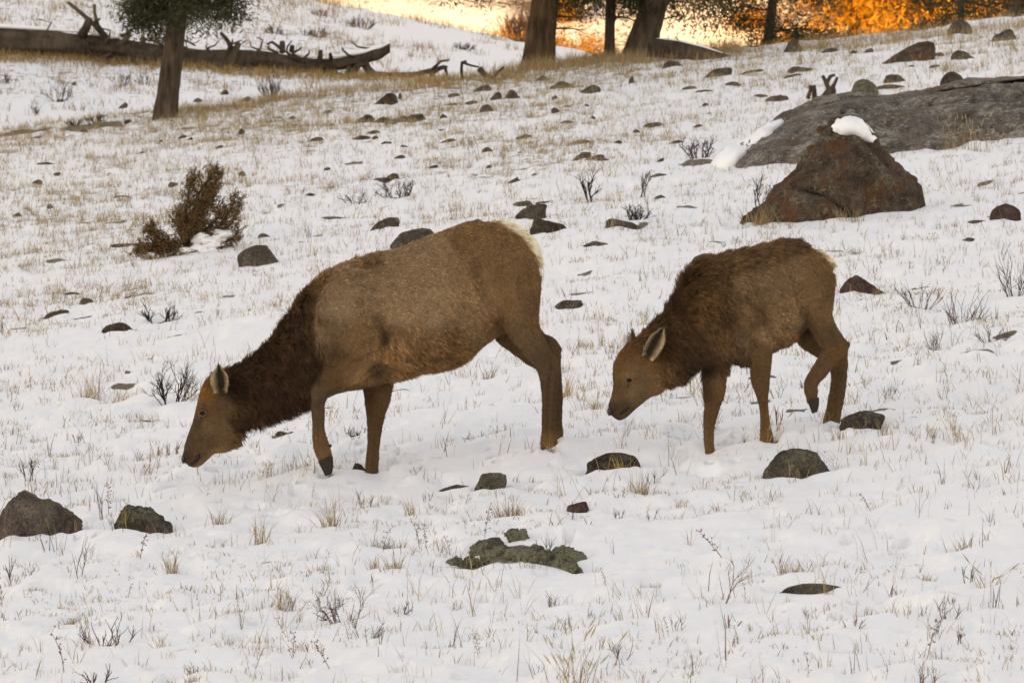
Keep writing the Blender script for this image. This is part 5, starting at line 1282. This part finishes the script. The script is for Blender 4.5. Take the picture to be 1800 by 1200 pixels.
def tree(px, py, wpx, top, label, seed, bark, clear, crown_r, height, d=None, limbs=46, leafn=34, low=None, group=None, dens=1.0, cols=PINE, leaf=.10, flat=False, name="pine_tree"):
    r = np.random.default_rng(seed)
    p = at(px, py) if d is None else np.array([(px - 900) / FPX * d, d, 0.])
    p[2] = float(hgt(p[0], p[1])) if d is None or d < 470 else float(ground(p[0], p[1])); k = p[1] / FPX
    root = bpy.data.objects.new(name, None); COL.objects.link(root); root.location = p
    root["label"] = label; root["category"] = "tree"
    if group: root["group"] = group
    r0 = wpx / 2 * k
    lean = (top[0] - px) / max(1, (py - top[1]))      # sideways lean seen in the visible part of the stem
    H = height
    def axis(z): return np.array([lean * min(z, 2.5) + lean * .25 * max(0, z - 2.5), 0.04 * z, z])
    zs = np.linspace(-.25, H, 14)
    V, F = bark_trunk([axis(z) for z in zs], [r0 * (1.0 if z < .1 else (.86 - .80 * z / H)) for z in zs], seed)
    link("trunk", make_mesh("trunk", V, F, bark), root)
    parts = []; mb = MB()
    for i in range(limbs):
        z = clear + (H - clear) * (i / limbs) ** 1.15
        az = r.uniform(0, 2 * np.pi)
        L = crown_r * (1 - .75 * (z - clear) / (H - clear)) * r.uniform(.6, 1.1)
        b = axis(z); P = [b]; dd = np.array([math.cos(az), math.sin(az), .15 if not flat else .05])
        for s in range(6):
            dd = unit(dd + r.normal(0, .12, 3) + np.array([0, 0, -.07])); P.append(P[-1] + dd * L / 6)
        mb.tube(P, np.linspace(max(.012, r0 * .16), .006, 7), 5, (.05, .035, .026), cap=False)
        foliage_cloud(parts, P[2:], int(leafn * dens), r, .17 * (1 if leaf < .15 else 1.6), leaf, leaf * .22, cols, .6)
        for s in (3, 4, 5):
            sd_ = unit(np.cross(dd, [0, 0, 1])) * r.choice([-1, 1]); Q = [P[s], P[s] + (sd_ + dd * .5) * L * .16, P[s] + (sd_ + dd * .5) * L * .28 + np.array([0, 0, -.08])]
            mb.tube(Q, [.008, .005, .003], 4, (.05, .035, .026), cap=False)
            foliage_cloud(parts, Q[1:], int(leafn * .6 * dens), r, .13, leaf, leaf * .22, cols, .8)
    if low:      # bare dead branches low on the stem: (height, azimuth, length)
        for z, az, L in low:
            b = axis(z); dd = np.array([math.cos(az), math.sin(az), .1]); P = [b]
            for s in range(5): dd = unit(dd + r.normal(0, .15, 3) + np.array([0, 0, -.04])); P.append(P[-1] + dd * L / 5)
            mb.tube(P, np.linspace(.022, .006, 6), 5, (.06, .042, .032), cap=False)
            for s in (2, 3, 4): mb.tube([P[s], P[s] + unit(dd + r.normal(0, .6, 3)) * L * .25], [.009, .003], 4, (.06, .042, .032), cap=False)
    link("branches", mb.mesh("branches", M_TWIG), root)
    link("crown", join_cloud("crown", parts, M_LEAF, np.zeros(3)), root)
    return root

def trees():
    tree(290, 208, 46, (314, 10), "young pine with a clear brown trunk standing on the crest at left", 5, M_BARK, 1.52, 1.05, 7.5, limbs=70, leafn=110)
    tree(945, 116, 62, (958, 0), "thick warm brown pine trunk flared at its base on the crest", 6, M_BARKW, 1.5, 2.2, 9, d=91.2, limbs=60, leafn=120, low=[(.85, .1, .75), (.62, -.1, .7)])
    tree(1071, 108, 21, (1073, 0), "slender straight pine trunk between two thick ones on the crest", 7, M_BARK, 1.08, 1.1, 7, d=91.6, limbs=70, leafn=130, low=[(.62, 0., .5)])
    tree(1122, 110, 62, (1156, 0), "thick dark pine trunk leaning right on the crest, beside the slender one", 8, M_BARK, 1.22, 2.4, 10, d=91.4, limbs=70, leafn=130, low=[(.5, .2, .6), (.9, .3, .9), (1.0, -.4, .8)])
    tree(1340, 92, 24, (1352, 0), "dark pine alone on the skyline in front of golden light", 9, M_BARK, .28, 1.75, 6.5, d=96.0, limbs=60, leafn=44, low=[(.25, .1, 1.3), (.2, 3.0, 1.0), (.35, 5.9, 1.6)], leaf=.11)
    for i, (px, d_, h_, cr, lb) in enumerate([(1690, 128, 7, 2.4, "dark pine behind the skyline boulders, left of the far right one"), (1790, 124, 7, 2.2, "dark pine at the far right behind the skyline")]):
        tree(px, 40, 26, (px, 0), lb, 20 + i, M_BARK, 1.0, cr, h_ + 2, d=d_, limbs=60, leafn=26, leaf=.16)
    extra = []
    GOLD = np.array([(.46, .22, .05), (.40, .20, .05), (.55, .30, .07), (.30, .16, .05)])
    r = np.random.default_rng(2)
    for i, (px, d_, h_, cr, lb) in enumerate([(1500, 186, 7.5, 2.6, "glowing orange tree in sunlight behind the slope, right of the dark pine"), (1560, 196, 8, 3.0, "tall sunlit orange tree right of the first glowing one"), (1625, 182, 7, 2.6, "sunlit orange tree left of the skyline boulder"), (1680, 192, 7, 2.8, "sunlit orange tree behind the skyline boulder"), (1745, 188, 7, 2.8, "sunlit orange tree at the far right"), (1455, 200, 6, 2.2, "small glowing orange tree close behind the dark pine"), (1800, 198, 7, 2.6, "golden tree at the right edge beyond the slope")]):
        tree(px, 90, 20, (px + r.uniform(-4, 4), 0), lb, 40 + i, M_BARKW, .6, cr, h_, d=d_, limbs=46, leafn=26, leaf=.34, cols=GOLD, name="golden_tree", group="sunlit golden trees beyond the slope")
    for i in range(16):
        px = r.uniform(560, 1420); d_ = r.uniform(165, 197)
        extra.append((px, d_, r.uniform(.6, 1.6), r.uniform(.35, .8), 'low sunlit golden bush scattered on the far slope'))
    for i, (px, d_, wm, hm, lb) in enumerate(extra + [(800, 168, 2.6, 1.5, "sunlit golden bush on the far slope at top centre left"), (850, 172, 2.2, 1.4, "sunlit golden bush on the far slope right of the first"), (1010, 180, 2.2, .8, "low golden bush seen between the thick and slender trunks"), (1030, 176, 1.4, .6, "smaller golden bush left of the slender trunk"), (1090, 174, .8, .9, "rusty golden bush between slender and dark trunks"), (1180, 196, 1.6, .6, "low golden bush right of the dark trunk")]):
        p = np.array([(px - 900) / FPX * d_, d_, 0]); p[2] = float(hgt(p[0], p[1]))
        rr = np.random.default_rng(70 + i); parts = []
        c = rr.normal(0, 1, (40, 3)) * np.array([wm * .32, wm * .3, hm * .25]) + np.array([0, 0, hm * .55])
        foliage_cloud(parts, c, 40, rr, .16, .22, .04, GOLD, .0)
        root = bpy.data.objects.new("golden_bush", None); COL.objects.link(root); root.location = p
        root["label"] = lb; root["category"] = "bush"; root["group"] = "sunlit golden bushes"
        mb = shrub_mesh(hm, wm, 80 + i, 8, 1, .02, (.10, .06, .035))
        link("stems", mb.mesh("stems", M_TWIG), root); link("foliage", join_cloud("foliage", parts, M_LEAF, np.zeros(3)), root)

def juniper():
    r = np.random.default_rng(17)
    d = at(325, 446)[1]
    def Q(px, py, o=0): return W(px, py, d + o)
    base = at(325, 446); base[2] = float(hgt(base[0], base[1]))
    root = bpy.data.objects.new("juniper_bush", None); COL.objects.link(root); root.location = base
    root["label"] = "wind bent brown green juniper bush with snow caught in its lower branches"; root["category"] = "bush"
    lines = [[(330,442),(332,410),(340,370),(352,335),(370,312),(382,296)], [(325,442),(322,400),(328,360),(335,325),(342,308)], [(335,440),(345,400),(358,365),(372,340),(384,312)],
             [(320,442),(300,435),(275,436),(250,446)], [(315,440),(290,425),(268,412),(262,405)], [(345,436),(370,420),(392,390),(405,370),(414,346)], [(345,436),(375,415),(405,395),(420,362)], [(345,440),(380,432),(405,420),(420,408)], [(330,440),(318,415),(312,390),(316,372)], [(300,440),(270,444),(240,442)], [(340,438),(362,405),(385,380),(388,365)], [(330,425),(338,395),(350,370),(360,350)], [(345,420),(350,385),(362,350),(374,325)]]
    mb = MB(); parts = []
    cols = np.array([(.24, .125, .05), (.30, .14, .05), (.17, .11, .05), (.34, .155, .05), (.13, .095, .05)])
    for li, ln in enumerate(lines):
        P = np.array([Q(x, y, r.uniform(-.15, .15)) for x, y in ln])
        mb.tube(P, np.linspace(.022, .006, len(P)), 6, (.07, .045, .03), cap=False)
        t = np.linspace(.12, 1, 26)
        C = np.stack([np.interp(t, np.linspace(0, 1, len(P)), P[:, k]) for k in range(3)], 1)
        T = unit(np.gradient(C, axis=0))
        for c, tt in zip(C, T):
            for _ in range(3 if li in (5, 6, 7, 10) else 5):
                dv = unit(tt * .55 + r.normal(0, .55, 3) + np.array([.22, 0, .35])); L = r.uniform(.04, .11)
                S_ = [c + r.normal(0, .035, 3)]; S_.append(S_[0] + dv * L * .5); S_.append(S_[1] + unit(dv + r.normal(0, .25, 3)) * L * .5)
                mb.tube(S_, [.005, .004, .002], 4, (.06, .04, .025), cap=False)
                foliage_cloud(parts, np.linspace(S_[0], S_[2], 4), 4, r, .010, .032, .009, cols, -.3)
    link("stems", make_mesh("stems", np.concatenate(mb.V) - base, mb.F, M_TWIG, True, np.concatenate(mb.C)), root)
    link("foliage", join_cloud("foliage", parts, M_LEAF, base), root)
    for (px, py, rw_, rh) in [(354,418,.10,.06),(376,424,.14,.06),(395,412,.12,.05),(360,436,.12,.05),(262,448,.06,.03),(330,440,.10,.03)]:
        V, F = _ICO[4]; V = V * (1 + .8 * fbm3(V * 1.5 + px, 4))[:, None] * np.array([rw_, rw_ * .9, rh]) + Q(px, py, -.05) - base
        link("snow_clump", make_mesh("snow_clump", V, F, M_SNOWCAP), root)

def fallen_logs():
    r = np.random.default_rng(23)
    d = 101.0
    root = bpy.data.objects.new("fallen_log", None); COL.objects.link(root)
    d = at(120, 102)[1] - .15; print('log at', d)
    b = W(350, 120, d); root.location = b
    root["label"] = "long dead fallen log with broken branch stubs lying behind the left trunk"; root["category"] = "fallen log"
    def P3(px, py, o=0): return W(px, py, d + o) - b
    pts = [(-420,58,37),(-290,62,34),(-160,66,32),(-60,70,30),(0,73,28),(80,76,26),(150,80,24),(220,90,23),(300,102,22),(380,106,19),(430,101,21),(480,106,19),(540,117,18),(590,115,16),(640,104,14),(670,94,12),(688,83,10)]
    P = np.array([P3(x, y) for x, y, _ in pts]); R = np.array([q[2] * (.84 - .12 * (q[0] > 420)) / FPX * d for q in pts])
    m = 150; seg = 30
    t = np.linspace(0, len(P) - 1, m); C = np.stack([np.interp(t, range(len(P)), P[:, k]) for k in range(3)], 1); Rr = np.interp(t, range(len(P)), R)
    for k in range(3): C[:, k] = np.convolve(np.pad(C[:, k], 4, 'edge'), np.ones(9) / 9, 'valid')
    th = np.linspace(0, 2 * np.pi, seg, endpoint=False); TH, TT = np.meshgrid(th, t)
    f = 1 + .30 * fbm3(np.stack([np.cos(TH) * 2, np.sin(TH) * 2, TT * .8], -1), 3) + .22 * fbm3(np.stack([np.cos(TH) * 6, np.sin(TH) * 6, TT * 1.2], -1), 2)
    V = np.stack([C[:, 0][:, None] + 0 * TH, C[:, 1][:, None] + Rr[:, None] * f * np.sin(TH), C[:, 2][:, None] + Rr[:, None] * f * np.cos(TH)], -1).reshape(-1, 3)
    F = []
    for a in range(m - 1):
        for c in range(seg): F.append((a * seg + c, (a + 1) * seg + c, (a + 1) * seg + (c + 1) % seg, a * seg + (c + 1) % seg))
    F.append(tuple(range(seg))); F.append(tuple(range((m - 1) * seg, m * seg))[::-1])
    link("trunk", make_mesh("log_trunk", V, F, M_DEAD), root)
    def br(name, ln, w0, w1, parent=root, off=-.2):
        mb = MB(); Q_ = [P3(x, y, off + r.normal(0, .05)) for x, y in ln]
        mb.tube(Q_, np.linspace(w0, w1, len(Q_)) * d / FPX, 7, (1, 1, 1))
        link(name, mb.mesh("log_branch", M_DEAD, tint=False), parent)
    for ln, a, c in [([(143,64),(152,48),(157,31)],9,6),([(190,72),(160,38),(130,13),(120,5)],5,2.5),([(188,66),(172,45),(166,22),(166,8)],4,2.5),([(166,38),(176,34)],3,2),([(215,82),(222,68),(225,55)],7,4),([(246,84),(252,66)],5,3),([(234,84),(236,70)],3,2),([(285,86),(274,66),(270,52)],3,1.5),
                     ([(408,90),(400,72),(388,58)],5,3),([(402,118),(412,92),(420,76)],8,5),([(398,136),(408,112),(414,94)],6,4),([(388,122),(360,138),(345,140)],5,3),([(496,92),(496,74)],6,5),([(512,92),(514,80)],5,4),([(492,84),(478,74),(470,78)],3,2),([(562,104),(564,88)],5,3.5),([(582,104),(580,94)],4,3),([(300,112),(250,100),(205,86),(150,70)],4,2),
                     ([(640,110),(648,124),(660,132),(690,134),(730,132),(760,124),(782,118)],8,4),([(650,118),(640,140),(652,148)],6,3),([(636,108),(620,128),(606,150)],6,3),([(615,118),(608,134),(612,142)],5,2),([(590,126),(584,142)],5,2),([(716,134),(720,150)],6,4),([(755,125),(764,138),(778,148)],5,3),([(762,128),(775,120),(785,118)],4,3),([(782,118),(786,132),(784,142)],3,2),([(760,122),(775,108),(790,106)],3,1.5),([(545,130),(560,142),(590,140)],4,2),([(470,122),(480,134),(500,130)],3,1.5),([(440,118),(455,130),(475,126)],3,1.5),([(190,96),(230,120),(262,128)],4,2),([(250,112),(270,124),(262,138)],4,2),([(330,118),(345,140),(352,150)],4,2),([(352,138),(356,120),(366,100)],2.5,1.5),([(520,128),(525,140)],3,1.5),([(84,66),(80,60)],4,3),([(70,78),(90,40),(68,34)],2,1)]:
        br("branch", ln, a, c)
    for i in range(60):      # the tangle of thin dead limbs along the log
        x = r.uniform(150, 660); y = np.interp(x, [q[0] for q in pts], [q[1] for q in pts])
        s_ = -1 if r.random() < .42 else 1; ln = [(x, y + s_ * 8)]; dx = r.normal(0, 9)
        for k_ in range(4): dx = dx * .6 + r.normal(0, 9); ln.append((ln[-1][0] + dx, ln[-1][1] + s_ * r.uniform(2, 11)))
        br("branch", ln, r.uniform(2, 4.6), 1.1, off=r.uniform(-.4, .1))
    for x0, x1, hh in ((-150, 140, 4), (160, 215, 3), (330, 395, 4), (425, 480, 2.5), (515, 560, 3), (585, 686, 3.5)):
        xs = np.linspace(x0, x1, 24); ys = np.interp(xs, [q[0] for q in pts], [q[1] - q[2] * 1.0 for q in pts])
        mbs = MB(); mbs.tube([P3(x, y + 1) for x, y in zip(xs, ys)], hh * 1.1 * d / FPX * (.35 + .65 * np.sin(np.linspace(.1, np.pi - .1, 24))), 8)
        link("snow_cover", mbs.mesh("log_snow", M_SNOWCAP, tint=False), root)
    # second log behind the dark trunk
    r2 = bpy.data.objects.new("fallen_log", None); COL.objects.link(r2)
    d2 = at(1230, 106)[1] + .2; b2 = W(1210, 100, d2); r2.location = b2
    r2["label"] = "short snow topped log lying right of the thick dark trunk on the crest"; r2["category"] = "fallen log"
    mb = MB(); mb.tube([W(x, y, d2) - b2 for x, y in ((1138, 84), (1158, 85), (1190, 88), (1230, 96), (1270, 106), (1300, 116))], np.array([17, 17, 16, 14, 12, 9]) * d2 / FPX, 16)
    link("trunk", mb.mesh("log_trunk", M_DEAD, tint=False), r2)
    mb = MB(); mb.tube([W(x, y, d2) - b2 for x, y in ((1146, 70), (1170, 69), (1200, 74), (1235, 83), (1270, 94))], np.array([1.5, 3, 3, 3, 1.5]) * d2 / FPX, 8)
    link("snow_cover", mb.mesh("log_snow", M_SNOWCAP, tint=False), r2)
    # loose dead branch beyond the log's end
    d3 = 93.0; r3 = MB(); b3 = at(845, 142)
    for ln, a, c in [([(812,144),(811,125),(812,110),(820,108)],3,2.5),([(812,110),(830,116),(842,118)],2.5,1.5),([(842,120),(852,132),(864,138)],6,4),([(866,138),(876,126),(886,118)],3,1.5),([(862,138),(880,140),(895,132)],2.5,1.5)]:
        r3.tube([W(x, y, b3[1]) - b3 for x, y in ln], np.linspace(a, c, len(ln)) * b3[1] / FPX, 6)
    link("dead_branch", r3.mesh("dead_branch", M_DEAD, tint=False), None, b3, label="loose crooked dead branch on the crest right of the fallen log", category="branch")
    # twisted stump at the outcrop
    s = MB(); b4 = at(1445, 176)
    for ln, a, c in [([(1452,176),(1458,160),(1452,145),(1446,133)],6,3),([(1457,160),(1466,150),(1472,136)],4,2.5),([(1452,148),(1460,134),(1468,132)],4,2.5),([(1432,176),(1431,160),(1430,150)],5,4),([(1420,174),(1424,160),(1424,150)],4,2),([(1445,172),(1455,158)],4,3),([(1462,172),(1466,160),(1464,148)],5,3)]:
        s.tube([W(x, y, b4[1]) - b4 for x, y in ln], np.linspace(a, c, len(ln)) * b4[1] / FPX, 6)
    link("dead_stump", s.mesh("dead_stump", M_DEAD, tint=False), None, b4, label="twisted dead stump with forked stubs behind the outcrop", category="stump")

# ------------------------------------------------------------------ put it together
list_rocks()
PLAN = True; plants(); PLAN = False      # first pass: the melt hollows round the plants
build_terrain()
big_rocks()
trees()
fallen_logs()
place_rocks()
juniper()
build_animals()
plants()
field_grass()
